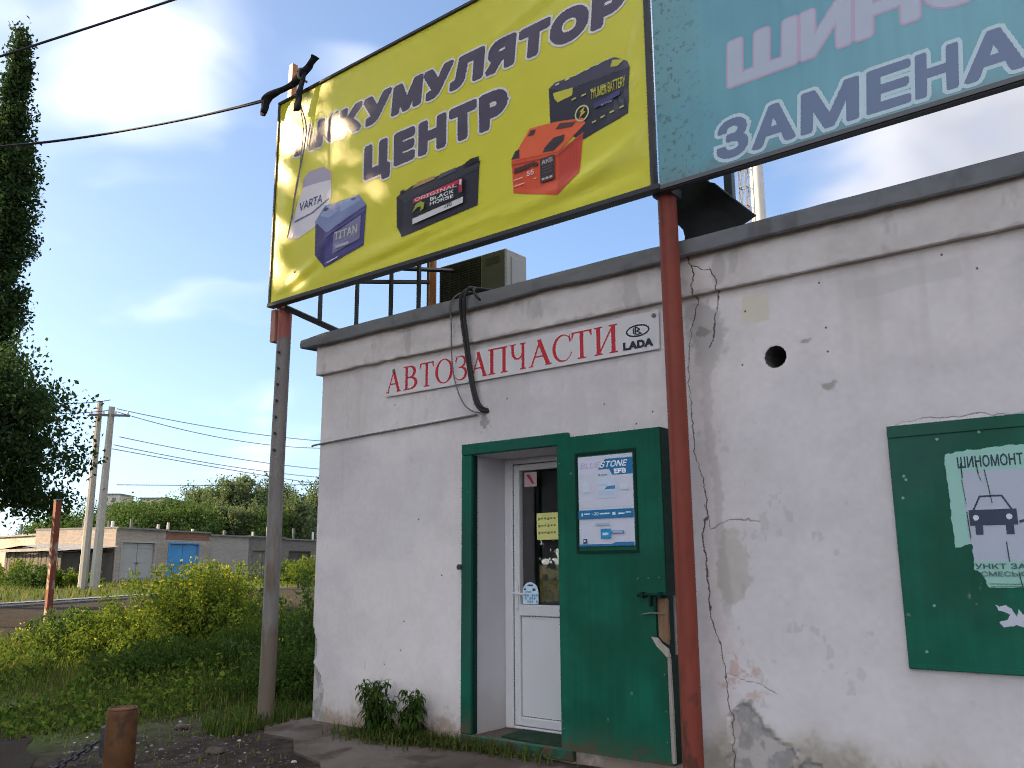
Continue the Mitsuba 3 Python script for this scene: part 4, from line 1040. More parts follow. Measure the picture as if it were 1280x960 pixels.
# long black battery
battery(0, [(PG([(-5.07, 4.56), (-5.06, 4.29), (-4.99, 4.18), (-4.98, 4.50)]), lin(34, 34, 42)), (PG([(-4.99, 4.18), (-4.16, 4.24), (-4.14, 4.56), (-4.98, 4.50)]), lin(44, 44, 54)), (PG([(-5.07, 4.56), (-4.98, 4.50), (-4.14, 4.56), (-4.13, 4.60), (-4.22, 4.63), (-4.5, 4.61), (-4.88, 4.61)]), lin(60, 58, 66)),
            ([strip([(-4.96 + 0.011 * k, 4.20 + 0.0008 * k), (-4.955 + 0.011 * k, 4.255)], 0.004) for k in range(72)], lin(58, 58, 68)), (strip([(-4.985, 4.485), (-4.145, 4.545)], 0.008), lin(70, 70, 82)), ([PG([(-5.02, 4.57), (-4.97, 4.565), (-4.97, 4.60), (-5.02, 4.60)]), PG([(-4.20, 4.60), (-4.16, 4.60), (-4.16, 4.63), (-4.20, 4.63)])], lin(22, 22, 28)),
            (PG([(-4.88, 4.58), (-4.62, 4.59), (-4.62, 4.62), (-4.82, 4.62)]), lin(170, 140, 96)), (PG([(-4.58, 4.575), (-4.38, 4.59), (-4.38, 4.62), (-4.56, 4.615)]), lin(84, 84, 98)), (PG([(-4.30, 4.59), (-4.14, 4.60), (-4.14, 4.64), (-4.22, 4.645), (-4.28, 4.63)]), lin(30, 30, 38)),
            (PG([(-4.86, 4.27), (-4.30, 4.305), (-4.29, 4.505), (-4.86, 4.47)]), lin(26, 26, 32)), (PG([(-4.86, 4.44), (-4.35, 4.47), (-4.35, 4.507), (-4.86, 4.475)]), lin(190, 46, 70)), (fit(glyph('ORIGINAL'), -4.84, -4.37, 4.45, 4.482, 0, 0), lin(226, 190, 190)),
            (PG([(-4.86, 4.255), (-4.30, 4.295), (-4.30, 4.345), (-4.86, 4.305)]), lin(206, 204, 204)), (fit(glyph('BLACK'), -4.66, -4.40, 4.405, 4.436), lin(225, 225, 225)), (fit(glyph('HORSE'), -4.66, -4.40, 4.365, 4.396), lin(225, 225, 225)), (fit(glyph('190'), -4.50, -4.42, 4.30, 4.335), lin(40, 40, 46)),
            (PG([(-4.86, 4.36), (-4.82, 4.42), (-4.77, 4.435), (-4.72, 4.41), (-4.73, 4.36), (-4.77, 4.345), (-4.76, 4.385), (-4.80, 4.39)]), lin(150, 160, 60)), (sbox(-4.345, 4.385, -4.305, 4.50), lin(150, 50, 70)), (sbox(-4.335, 4.45, -4.312, 4.495), lin(210, 205, 205))])
# dark battery, upper right
battery(0, [(PG([(-3.46, 4.97), (-3.45, 4.68), (-3.18, 4.46), (-2.79, 4.54), (-2.765, 4.88), (-3.30, 4.90)]), lin(48, 46, 58)), (PG([(-3.46, 4.97), (-3.30, 4.90), (-2.765, 4.88), (-2.78, 4.93), (-2.88, 5.0), (-2.94, 5.005), (-3.10, 5.0), (-3.22, 4.985), (-3.40, 5.0)]), lin(70, 66, 84)),
            (PG([(-3.42, 4.92), (-3.24, 4.90), (-3.25, 4.84), (-3.38, 4.83), (-3.41, 4.87)]), lin(196, 190, 66)), (PG([(-2.90, 4.985), (-2.80, 4.95), (-2.86, 4.92), (-2.92, 4.94)]), lin(190, 186, 70)),
            ([strip([(-3.40 + 0.09 * k, 4.975 + 0.006 * k), (-3.36 + 0.09 * k, 4.978 + 0.006 * k)], 0.012) for k in range(6)], lin(190, 190, 190)), (fit(glyph('TYUMEN BATTERY'), -3.09, -2.80, 4.745, 4.825, 0, 0), lin(186, 180, 60)),
            ([Point(-3.165, 4.665).buffer(0.062).difference(Point(-3.165, 4.665).buffer(0.05))], lin(190, 196, 150)), ([PG([(-3.19, 4.63), (-3.17, 4.68), (-3.19, 4.68), (-3.14, 4.71), (-3.15, 4.675), (-3.13, 4.67)])], lin(200, 170, 60)),
            ([strip([(-3.25 + 0.085 * k, 4.80 - 0.0 * k), (-3.21 + 0.085 * k, 4.803)], 0.012) for k in range(4)] + [strip([(-3.08 + 0.075 * k, 4.56 + 0.012 * k), (-3.045 + 0.075 * k, 4.566 + 0.012 * k)], 0.012) for k in range(4)], lin(196, 190, 110)), (PG([(-3.06, 4.66), (-2.84, 4.69), (-2.84, 4.73), (-3.06, 4.70)]), lin(66, 62, 110)), (fit(glyph('BATTERY'), -3.0, -2.9, 4.66, 4.675), lin(160, 160, 190))])
# orange battery
battery(0, [(PG([(-3.82, 4.50), (-3.80, 4.235), (-3.39, 4.10), (-3.38, 4.44)]), lin(212, 84, 52)), (PG([(-3.39, 4.10), (-3.20, 4.22), (-3.16, 4.52), (-3.38, 4.44)]), lin(196, 74, 54)), (PG([(-3.82, 4.50), (-3.38, 4.44), (-3.14, 4.58), (-3.16, 4.63), (-3.40, 4.68), (-3.64, 4.71)]), lin(226, 100, 62)),
            (PG([(-3.82, 4.51), (-3.74, 4.50), (-3.74, 4.57), (-3.78, 4.57)]), lin(60, 50, 54)), (PG([(-3.52, 4.475), (-3.42, 4.46), (-3.33, 4.51), (-3.32, 4.555), (-3.42, 4.56), (-3.50, 4.51)]), lin(64, 54, 58)), (PG([(-3.66, 4.65), (-3.60, 4.645), (-3.58, 4.68), (-3.63, 4.69)]), lin(70, 56, 56)), (PG([(-3.40, 4.62), (-3.26, 4.595), (-3.22, 4.62), (-3.36, 4.655)]), lin(80, 60, 58)),
            ([strip([(-3.815, 4.465), (-3.385, 4.41)], 0.008), strip([(-3.385, 4.41), (-3.165, 4.50)], 0.008)], lin(176, 62, 44)), ([strip([(-3.37 + 0.03 * k, 4.16 + 0.018 * k), (-3.365 + 0.03 * k, 4.40 + 0.012 * k)], 0.004) for k in range(6)], lin(182, 66, 48)),
            (fit(glyph('ЗВЕРЬ'), -3.79, -3.56, 4.385, 4.425, 0, 0.003), lin(60, 48, 50)), (fit(glyph('55'), -3.665, -3.60, 4.325, 4.365), lin(230, 210, 200)), (sbox(-3.54, 4.235, -3.41, 4.425), lin(64, 54, 58)), ([fit(glyph('АКБ'), -3.525, -3.425, 4.375, 4.41), sbox(-3.525, 4.25, -3.50, 4.268), sbox(-3.49, 4.25, -3.465, 4.268), sbox(-3.455, 4.25, -3.43, 4.268)], lin(190, 180, 176)),
            ([sbox(-3.79, 4.325, -3.70, 4.332), sbox(-3.79, 4.275, -3.68, 4.283), sbox(-3.60, 4.283, -3.57, 4.29)], lin(230, 190, 170)), ([sbox(-3.52, 4.30, -3.43, 4.305), sbox(-3.52, 4.325, -3.43, 4.33), sbox(-3.52, 4.345, -3.43, 4.35)], lin(110, 96, 96))])
for x in (-6.0, -5.54, -5.19):
    add('support_bar', box(x - 0.014, x + 0.014, -0.014, 0.014, 3.66, 4.3), 'dark_steel', yb)
add('support_bar', box(-6.43, -6.40, -0.11, -0.08, 3.775, 4.2), 'dark_steel', yb)
add('cross_rail', box(-6.45, -5.1, -0.016, 0.014, 4.30, 4.33), 'dark_steel', yb)
add('cross_rail', bar((-6.42, -0.4, 4.18), (-6.42, 0.0, 4.31), 0.03), 'dark_steel', yb)
add('strut', bar((-6.67, -0.31, 3.918), (-6.27, 0.10, 3.665), 0.052, 0.04), 'dark_steel', yb)
add('brace', bar((-5.30, -0.34, 4.0), (-5.10, 0.55, 4.16), 0.028), 'dark_steel', yb)
add('brace', bar((-5.75, -0.34, 3.97), (-5.42, 0.38, 4.08), 0.028), 'dark_steel', yb)

# rear post, orange where the sun reaches it
rp_ = thing('rear_post', 'orange-brown steel post rising from the roof left of the air conditioner', 'post')
add('shaft', tube(np.array([[-5.41, 0.4, 3.66], [-5.41, 0.4, 4.9]]), 0.036, 14), 'lit_orange_paint', rp_, smooth=40)
add('flange', box(-5.455, -5.435, 0.37, 0.43, 3.66, 4.9), 'dark_steel', rp_)

tb = thing('teal_billboard', 'teal painted tin billboard with large outlined letters right of the yellow one', 'billboard')
TX0, TX1, TZ0, TZ1 = -2.575, 2.65, 3.935, 6.0
add('sheet', box(TX0, TX1, BY - 0.002, BY + 0.004, TZ0, TZ1), 'teal_tin', tb)
add('frame_rail', box(TX0, TX1, BY + 0.0045, BY + 0.055, TZ0 - 0.03, TZ0 + 0.02), 'dark_steel', tb)
add('frame_rail', box(TX0, TX1, BY + 0.0045, BY + 0.055, TZ1 - 0.04, TZ1), 'dark_steel', tb)
add('frame_rail', box(TX0 + 0.002, TX0 + 0.03, BY + 0.0055, BY + 0.055, TZ0 + 0.021, TZ1 - 0.041), 'dark_steel', tb)
add('frame_rail', box(TX1 - 0.04, TX1, BY + 0.0055, BY + 0.055, TZ0 + 0.021, TZ1 - 0.041), 'dark_steel', tb)
add('bottom_lip', box(TX0, TX1, BY - 0.006, BY - 0.0025, TZ0 - 0.022, TZ0 + 0.006), 'grey_steel', tb)
SH_IN, SH_OUT = lin(176, 184, 200), lin(184, 160, 186)
xx = -2.06
for ch, w in zip('ШИНОМОНТАЖ', (0.45, 0.30, 0.35, 0.37, 0.46, 0.37, 0.35, 0.34, 0.40, 0.47)):
    board_letter(ch, xx, xx + w, 4.455, 4.765, None, SH_OUT, SH_IN, 0.012, 0.012, 0.07, 'tin_print', tb, BY - 0.0024, True)
    xx += w + 0.022
ZI, ZO = lin(104, 120, 150), lin(186, 208, 216)
for ch, a, b in (('З', -2.165, -1.955), ('А', -1.93, -1.655), ('М', -1.625, -1.285), ('Е', -1.245, -1.005), ('Н', -0.985, -0.765), ('А', -0.74, -0.45)):
    board_letter(ch, a, b, 3.978, 4.242, None, ZO, ZI, 0.008, 0.022, 0.08, 'tin_print', tb, BY - 0.0024)

# poles at the front
rpole = thing('red_pole', 'red painted steel pole in front of the wall between door and window, carrying both billboards', 'pole')
pz3 = np.array([0.0, 0.5, 1.2, 2.0, 2.9, 3.4, 3.93])
add('shaft', tube(np.column_stack([-2.59 + 0.004 * np.sin(pz3), -0.272 + 0 * pz3, pz3]), 0.063, 24), 'red_paint', rpole, smooth=40)
add('weld_bracket', box(-2.66, -2.52, -0.345, -0.20, 3.90, 3.96), 'dark_steel', rpole)
lpole = thing('grey_pole', 'grey weathered steel pole with rusty foot under the left end of the yellow billboard', 'pole')
lz = np.array([0.1, 0.8, 1.6, 2.4, 3.2, 3.90])
add('shaft', tube(np.column_stack([-6.735 + 0.006 * np.sin(lz * 2), -0.26 + 0 * lz, lz]), np.interp(lz, [0.1, 3.9], [0.072, 0.065]), 20), 'grey_pole_paint', lpole, smooth=40)
add('side_channel', box(-6.86, -6.79, -0.33, -0.22, 3.60, 3.92, 0.004), M('faded_red', (0.42, 0.19, 0.15), 0.6), lpole)
add('hole_row', cat([tube(np.array([[-6.70, -0.345, z], [-6.70, -0.325, z]]), 0.012, 8) for z in np.arange(2.55, 3.6, 0.155)]), 'dark_steel', lpole)
add('top_post', box(-6.765, -6.70, -0.335, -0.27, 3.91, 6.50, 0.004), 'lit_orange_paint', lpole)
gp_ = thing('roof_post', 'grey steel post behind the teal billboard standing on the roof edge', 'post')
add('shaft', box(-2.385, -2.325, 0.18, 0.24, 3.66, 4.6, 0.004), 'grey_steel', gp_)
add('foot_plate', box(-2.43, -2.28, 0.13, 0.29, 3.655, 3.70), 'grey_steel', gp_)

# curled roofing felt at the roof edge behind the red pole
FP = [(-2.72, 4.25), (-2.45, 4.20), (-2.425, 4.11), (-2.385, 4.03), (-2.345, 4.01), (-2.23, 3.88), (-2.10, 3.735), (-2.2, 3.70), (-2.33, 3.69), (-2.47, 3.655), (-2.56, 3.64), (-2.625, 3.66), (-2.615, 3.72), (-2.62, 3.765), (-2.645, 3.80), (-2.67, 3.815), (-2.70, 3.88)]
fv, ff = trimesh.creation.triangulate_polygon(Polygon(FP).segmentize(0.04), engine='earcut')
f3, ff = trimesh.remesh.subdivide_to_size(np.column_stack([fv[:, 0], 0 * fv[:, 0], fv[:, 1]]), ff, 0.06, max_iter=10)
t_ = np.clip((f3[:, 2] - 3.66) / 0.55, 0, 1)
bend = 0.05 * np.sin((f3[:, 0] + 2.7) * 14 + f3[:, 2] * 6) + 0.08 * (meshkit.fbm(f3 * 3, 3, 77) - 0.5)
front = f3.copy(); front[:, 1] = 0.0 - 0.10 * t_ + bend * t_ + 0.02
backv = front + np.array([0.004, 0.02, 0.004])
bd = trimesh.Trimesh(front, ff, process=False)
edges = trimesh.grouping.group_rows(bd.edges_sorted, require_count=1)
be = bd.edges[edges]; n0 = len(front)
side = np.vstack([np.column_stack([be[:, 0], be[:, 1], be[:, 1] + n0]), np.column_stack([be[:, 0], be[:, 1] + n0, be[:, 0] + n0])])
add('curled_felt', trimesh.Trimesh(np.vstack([front, backv]), np.vstack([ff, ff[:, ::-1] + n0, side]), process=False), 'felt_black', label='black curled sheet of roofing felt sticking up behind the red pole', cat='roofing felt')

# cloth wound round the top corner of the yellow billboard with a cable
cl = thing('black_rag', 'black rag knotted over the top left corner of the yellow billboard', 'rag')
pts = spline([(-6.90, -0.50, 5.95), (-6.86, -0.50, 6.09), (-6.72, -0.47, 6.13), (-6.58, -0.46, 6.13), (-6.44, -0.47, 6.14), (-6.30, -0.48, 6.19), (-6.22, -0.47, 6.26), (-6.17, -0.46, 6.30)], 8)
rad = 0.036 + 0.008 * np.sin(np.arange(len(pts)) * 0.23)
wrap = tube(pts, rad, 14); wrap.vertices += 0.05 * (meshkit.fbm(wrap.vertices * 9, 3, 3)[:, None] - 0.5)
add('wrap', wrap, 'cloth_black', cl, smooth=True)
for P_ in ([(-6.30, -0.49, 6.17), (-6.33, -0.50, 6.05), (-6.37, -0.49, 5.93), (-6.40, -0.485, 5.80)], [(-6.86, -0.50, 6.08), (-6.91, -0.51, 6.02), (-6.94, -0.51, 5.93)]):
    t2 = spline(P_, 8)
    tm = tube(t2, np.linspace(0.03, 0.055, len(t2)), 12)
    tm.vertices[:, 1] = -0.485 + (tm.vertices[:, 1] + 0.485) * 0.35
    tm.vertices += 0.02 * (meshkit.fbm(tm.vertices * 18, 3, 5)[:, None] - 0.5)
    add('hanging_end', tm, 'cloth_black', cl, smooth=True)
add('tie', tube(spline([(-6.31, -0.43, 6.23), (-6.33, -0.53, 6.19), (-6.34, -0.52, 6.11), (-6.33, -0.43, 6.10)], 6), 0.012, 8), 'grey_cable', cl)
ctr = thing('hanging_cord', 'thin dark cord dangling from the rag across the yellow billboard', 'cord')
add('cord', tube(spline([(-6.36, -0.47, 5.85), (-6.30, -0.44, 5.62), (-6.33, -0.43, 5.40), (-6.42, -0.43, 5.05), (-6.47, -0.43, 4.75), (-6.52, -0.43, 4.55)], 8), 0.007, 6), 'grey_cable', ctr, smooth=True)
add('cord', tube(spline([(-6.37, -0.47, 5.85), (-6.34, -0.44, 5.6), (-6.37, -0.43, 5.35), (-6.39, -0.43, 5.12), (-6.44, -0.43, 4.9), (-6.46, -0.43, 4.72)], 8), 0.005, 6), 'grey_cable', ctr, smooth=True)


def sag(p, q, s, n=24):
    t = np.linspace(0, 1, n)[:, None]
    P = np.asarray(p) * (1 - t) + np.asarray(q) * t
    P[:, 2] -= s * 4 * (t * (1 - t))[:, 0]
    return P


def pix(px, py, t):
    """a point at depth t in front of the camera, used once to read positions off the calibration"""
    d = (px - 640) / 1088.0 * (math.cos(ROLL) * RT + math.sin(ROLL) * UPV) - (py - 480) / 1088.0 * UPR + FWD
    return CAM + d * t


add('service_cable', tube(sag((-6.88, -0.5, 6.07), (-13.9, -2.8, 7.0), 0.28, 40), 0.011, 6), 'wire_black', smooth=True, label='twisted black cable running left from the yellow billboard corner', cat='cable')
add('service_cable', tube(sag((-6.88, -0.49, 6.10), (-13.9, -2.8, 7.05), 0.33, 40), 0.006, 6), 'wire_black', smooth=True, label='thin wire running just under the black cable left of the yellow billboard', cat='cable')
add('service_cable', tube(sag((-13.98, -6.04, 4.46), (-5.18, 0.12, 7.74), 0.06, 40), 0.012, 6), 'wire_black', smooth=True, label='single black wire crossing the top left corner of the sky', cat='cable')

# ------------------------------------------------------------------ posts in the foreground and by the road
bo = thing('bollard', 'short rusty yellow pipe bollard with a chain in the foreground', 'bollard')
bz = np.array([0.0, 0.2, 0.45, 0.70, 0.755, 0.768])
add('pipe', tube(np.column_stack([-4.77 + 0 * bz, -2.63 + 0 * bz, bz - 0.05 + 0.03]), [0.081, 0.080, 0.080, 0.080, 0.079, 0.074], 28), 'rusty_yellow', bo, smooth=40)
add('rim', tube(np.array([[-4.77 + 0.071 * math.cos(a), -2.63 + 0.071 * math.sin(a), 0.748] for a in np.linspace(0, 2 * np.pi, 30)]), 0.007, 6, caps=False), 'rusty_yellow', bo)
add('welded_eye', box(-4.865, -4.81, -2.70, -2.66, 0.50, 0.66, 0.01), 'dark_steel', bo)
ch = thing('chain', 'dark steel chain hanging from the rusty bollard', 'chain')
cpts = spline([(-4.86, -2.71, 0.58), (-5.02, -2.83, 0.46), (-5.2, -2.96, 0.37), (-5.45, -3.10, 0.31), (-5.8, -3.25, 0.29), (-6.2, -3.4, 0.33)], 6)
for k_ in range(0, len(cpts) - 1):
    c = (cpts[k_] + cpts[k_ + 1]) / 2; d = cpts[k_ + 1] - cpts[k_]; L_ = np.linalg.norm(d)
    d /= L_; sdv = np.cross(d, [0, 0, 1.0]); sdv /= np.linalg.norm(sdv)
    if k_ % 2: sdv = np.cross(d, sdv)
    ang = np.linspace(0, 2 * np.pi, 14)
    add('link', tube(c + np.outer(np.cos(ang), d) * (L_ * 0.62) + np.outer(np.sin(ang), sdv) * 0.018, 0.0065, 6, caps=False), 'dark_steel', ch)

rw = thing('roadside_post', 'leaning red steel post with peeling paint standing in the weeds by the road', 'post')
add('shaft', bar((-18.13, 2.88, 0.1), (-17.63, 2.63, 2.78), 0.11, 0.11), 'peeling_red', rw)
add('cap', bar((-17.632, 2.631, 2.765), (-17.627, 2.629, 2.80), 0.122, 0.122), 'dark_steel', rw)

# ------------------------------------------------------------------ concrete utility poles and wires
up = thing('utility_pole', 'tall pale concrete utility pole left of its twin, by the garages', 'utility pole', 'pair of concrete utility poles by the garages')
add('shaft', tube(np.array([(-40.05, 14.02, 0.4), (-39.2, 13.63, 4.6), (-38.34, 13.24, 8.75)]), [0.21, 0.17, 0.13], 8), 'pale_concrete', up)
add('cap', tube(np.array([(-38.34, 13.24, 8.74), (-38.33, 13.24, 8.80)]), [0.135, 0.09], 8), 'grey_steel', up)
up2 = thing('utility_pole', 'shorter pale concrete utility pole right of its twin, carrying the crossarm', 'utility pole', 'pair of concrete utility poles by the garages')
add('shaft', tube(np.array([(-39.63, 14.35, 0.4), (-38.8, 13.98, 4.5), (-37.95, 13.60, 8.55)]), [0.22, 0.18, 0.14], 8), 'pale_concrete', up2)
add('crossarm', bar((-38.55, 12.9, 8.15), (-37.45, 14.2, 8.15), 0.10), 'grey_steel', up2)
for k_, t in enumerate((0.05, 0.35, 0.65, 0.95)):
    p = np.array((-38.55, 12.9, 8.22)) * (1 - t) + np.array((-37.45, 14.2, 8.22)) * t
    add('insulator', tube(np.array([p, p + [0, 0, 0.14]]), [0.05, 0.03], 8), 'white_pipe', up2)
WIRES = [((146, 511, 39), (430, 553, 52), 0.25), ((149, 546, 39), (430, 589, 52), 0.2), ((142, 556, 39), (430, 599, 52), 0.22), ((140, 561, 39), (430, 610, 48), 0.05), ((146, 606, 39), (430, 605, 54), 0.05), ((147, 515, 39), (430, 560, 53), 0.5), ((138, 500, 39), (-60, 470, 33), 0.5), ((136, 513, 39), (-60, 500, 34), 0.3)]
WN = ['uppermost wire from the utility poles towards the shop', 'second wire from the utility poles, midway between the upper and lower strands', 'third wire down from the utility poles towards the shop', 'slanting lower wire from the utility poles crossing the others', 'lowest level wire just above the treetops', 'slack wire sagging below the uppermost strand', 'upper wire running left from the utility poles into the tree', 'lower wire running left from the utility poles into the tree']
for (a, b, s), lab in zip(WIRES, WN):
    add('overhead_wire', tube(sag(pix(*a), pix(*b), s, 24), 0.018, 5), 'wire_black', smooth=True, label=lab, cat='wire')

# ------------------------------------------------------------------ garages
GC = np.array([-49.98, 20.47]); GN = np.array([GD[1], -GD[0]])
BASE = 0.60


def gbox(s0, s1, d0, d1, z0, z1, ch=0.0):
    """a box on the garage row: s along the front, d outwards from the front plane (towards the road)"""
    m = box(s0, s1, d0, d1, z0, z1, ch)
    v = m.vertices.copy()
    m.vertices = np.column_stack([GC[0] + v[:, 0] * GD[0] + v[:, 1] * GN[0], GC[1] + v[:, 0] * GD[1] + v[:, 1] * GN[1], v[:, 2]])
    m.fix_normals()
    return m


def gwall(s0, s1, z1, door=None):
    if not door: return [gbox(s0, s1, -6, 0, BASE - 0.4, z1)]
    a, b, zt = door
    return [gbox(s0, a, -6, 0, BASE - 0.4, z1), gbox(b, s1, -6, 0, BASE - 0.4, z1), gbox(a, b, -6, 0, zt, z1), gbox(a, b, -6, -0.25, BASE - 0.4, zt)]


def gdoor(gk, a, b, zt, bsdf, n):
    w = (b - a) / n
    for q_ in range(n):
        d_ = add('door_leaf', gbox(a + q_ * w + 0.02, a + (q_ + 1) * w - 0.02, -0.24, -0.10, BASE, zt - 0.03, 0.01), bsdf, gk + '__gate')
        add('stiffener', cat([gbox(a + q_ * w + 0.1, a + (q_ + 1) * w - 0.1, -0.10, -0.075, zz, zz + 0.06) for zz in (BASE + 0.25, (BASE + zt) / 2, zt - 0.3)]), bsdf, gk + '__gate')
    add('frame', cat([gbox(a - 0.08, a, -0.2, 0.03, BASE, zt + 0.08), gbox(b, b + 0.08, -0.2, 0.03, BASE, zt + 0.08), gbox(a - 0.0, b, -0.2, 0.029, zt, zt + 0.08)]), bsdf, gk + '__gate')
    add('hasp', gbox((a + b) / 2 - 0.12, (a + b) / 2 + 0.12, -0.10, -0.05, BASE + 1.1, BASE + 1.16), 'dark_steel', gk + '__gate')


GAR = [(-0.0, 4.22, 3.72, 'pale_brick', (0.55, 3.30, 2.92), 'grey_door_paint', 'pale brick garage with grey double gate behind the utility poles', 0.12),
       (4.225, 8.46, 3.68, 'pale_brick', (4.58, 7.42, 2.92), 'blue_door_paint', 'brick garage with bright blue double gate', 0.5),
       (8.465, 12.90, 3.55, 'grey_brick', None, None, 'plain grey brick garage right of the blue gate', 0.10),
       (12.905, 17.4, 3.58, 'dark_brick', (13.4, 16.2, 2.6), 'dark_brick', 'dark brick garage behind the grey pole', 0.1),
       (17.405, 23.0, 3.50, 'dark_brick', (18.2, 21.2, 2.6), 'weathered_planks', 'dark brick garage at the right end of the row beside the shop corner', 0.1),
       (23.005, 29.0, 3.55, 'grey_brick', None, None, 'grey brick garage hidden behind the shop corner', 0.1)]
for s0, s1, z1, wm, door, dm, lab, par in GAR:
    g = thing('garage', lab, 'garage')
    add('wall', cat(gwall(s0, s1, z1 - par, door)), wm, g)
    add('roof', cat([gbox(s0 - 0.02, s1 + 0.02, -6.1, 0.14, z1 - 0.02, z1 + 0.08)]), 'roof_felt', g)
    add('parapet', gbox(s0, s1, -6.0, 0.02, z1 - par + 0.002, z1 - 0.022), 'brown_brick' if par > 0.3 else wm, g)
    if door: gdoor(g, *door, dm, 2)
    for q_, s in enumerate(np.arange(s0 + 1.0, s1 - 0.3, 2.6)):
        hgt = [0.75, 0.5, 1.0, 0.6][(q_ + int(s)) % 4]
        P0 = GC + GD * s - GN * (1.5 + 0.7 * ((int(s * 3)) % 3))
        add('vent_pipe', tube(np.array([[*P0, z1], [*P0, z1 + hgt]]), 0.09, 8), ['white_pipe', 'grey_steel', 'pale_concrete'][(q_ + int(s)) % 3], g)
# row going left from the corner, sunlit end walls
g = thing('garage_row_wall', 'long pale brick garage side running left behind the utility poles', 'garage')
wing = trimesh.creation.extrude_polygon(Polygon([(-78, 20.47), (-50.4, 20.47), (-52.5, 26.1), (-78, 26.1)]), 3.45, engine='earcut'); wing.apply_translation([0, 0, 0.1])
add('wall', wing, 'pale_brick', g)
rw_ = trimesh.creation.extrude_polygon(Polygon([(-78, 20.33), (-50.4, 20.33), (-52.5, 26.1), (-78, 26.1)]), 0.12, engine='earcut'); rw_.apply_translation([0, 0, 3.555])
add('roof', rw_, 'roof_felt', g)
for k_, x in enumerate((-53.5, -57.2, -61.5, -66.5)):
    add('vent_pipe', tube(np.array([[x, 22, 3.6], [x, 22, 4.3 + 0.25 * (k_ % 2)]]), 0.1, 8), ['white_pipe', 'grey_steel'][k_ % 2], g)
# a low plank shed before it
sh = thing('plank_shed', 'low dark plank shed with sagging roof behind the roadside post', 'shed')
for q_, x in enumerate(np.arange(-56.6, -49.8, 0.34)):
    add('plank', box(x, x + 0.31, 17.2 + 0.02 * (q_ % 3), 17.25 + 0.02 * (q_ % 3), 0.4, 2.45 + 0.06 * ((q_ * 7) % 4)), 'weathered_planks', sh)
for x in (-49.9, -56.6): add('side_wall', box(x, x + 0.1, 17.3, 20.3, 0.4, 2.3), 'weathered_planks', sh)
rs = trimesh.Trimesh(np.array([[-57.0, 16.8, 2.55], [-53.5, 16.8, 2.75], [-49.4, 16.8, 2.38], [-57.0, 20.4, 2.85], [-53.5, 20.4, 3.0], [-49.4, 20.4, 2.65]]), [[0, 1, 4], [0, 4, 3], [1, 2, 5], [1, 5, 4]], process=False)
rs2 = rs.copy(); rs2.vertices = rs2.vertices - [0, 0, 0.09]; rs2.faces = rs2.faces[:, ::-1]
add('roof', cat([rs, rs2, box(-57.0, -49.4, 16.79, 16.83, 2.40, 2.56)]), 'roof_felt', sh)

# far blocks, the boiler stack and its lattice mast
for (pa, pb, top, dist, lab) in ((128, 150, 617, 330, 'pale far block of flats on the skyline left of the others'), (176, 207, 622, 300, 'pale far block of flats on the skyline behind the utility poles'), (218, 236, 626, 280, 'long low white far building on the skyline above the blue gate')):
    A, B = pix(pa, top, dist), pix(pb, top, dist)
    fb = thing('far_block', lab, 'building')
    w_ = np.linalg.norm((B - A)[:2]); ax = (B - A)[:2] / w_; nn = np.array([ax[1], -ax[0]])
    def ob(u0, u1, d0, d1, z0, z1):
        m = box(u0, u1, d0, d1, z0, z1); v = m.vertices.copy()
        m.vertices = np.column_stack([A[0] + v[:, 0] * ax[0] + v[:, 1] * nn[0], A[1] + v[:, 0] * ax[1] + v[:, 1] * nn[1], v[:, 2]]); m.fix_normals(); return m
    add('wall', ob(0, w_, -12, 0, 0, A[2] - 0.6), 'far_panel', fb)
    add('roof', ob(-0.3, w_ + 0.3, -12.3, 0.3, A[2] - 0.59, A[2]), 'grey_steel', fb)
    add('window_band', kind='stuff', mesh=cat([ob(u, u + 1.5, 0.003, 0.06, z, z + 1.4) for z in np.arange(A[2] - 3, 4, -3.0) for u in np.arange(0.8, w_ - 1.6, 3.0)]), bsdf='far_glass', parent=fb)
stk = thing('boiler_stack', 'white cylindrical boiler house stack behind the roof under the teal billboard', 'chimney')
zc = np.array([0, 20, 40, 54.0])
add('flue', tube(np.column_stack([-35.8 + 0 * zc, 84.6 + 0 * zc, zc]), np.array([0.95, 0.86, 0.78, 0.72]), 28), 'white_stack', stk, smooth=40)
add('band', cat([tube(np.array([[-35.8, 84.6, z], [-35.8, 84.6, z + 0.25]]), 0.90, 28) for z in (12, 24, 36, 48.5)]), 'grey_steel', stk, smooth=40)
ms_ = thing('lattice_mast', 'thin dark lattice mast standing beside the white boiler stack', 'mast')
mc = np.array([-37.05, 83.75]); hw = 0.42
cs_ = [mc + np.array(o) * hw for o in ((-1, -1), (1, -1), (1, 1), (-1, 1))]
for c in cs_: add('leg', bar((*c, 0), (*c, 52), 0.09), 'grey_steel', ms_)
br_ = []
for k_, z in enumerate(np.arange(2, 52, 2.3)):
    for a in range(4):
        p, q2 = cs_[a], cs_[(a + 1) % 4]
        br_.append(bar((*p, z), (*q2, z), 0.09))
        br_.append(bar((*p, z), (*q2, z + 2.3), 0.055))
add('bracing', cat(br_), 'grey_steel', ms_)


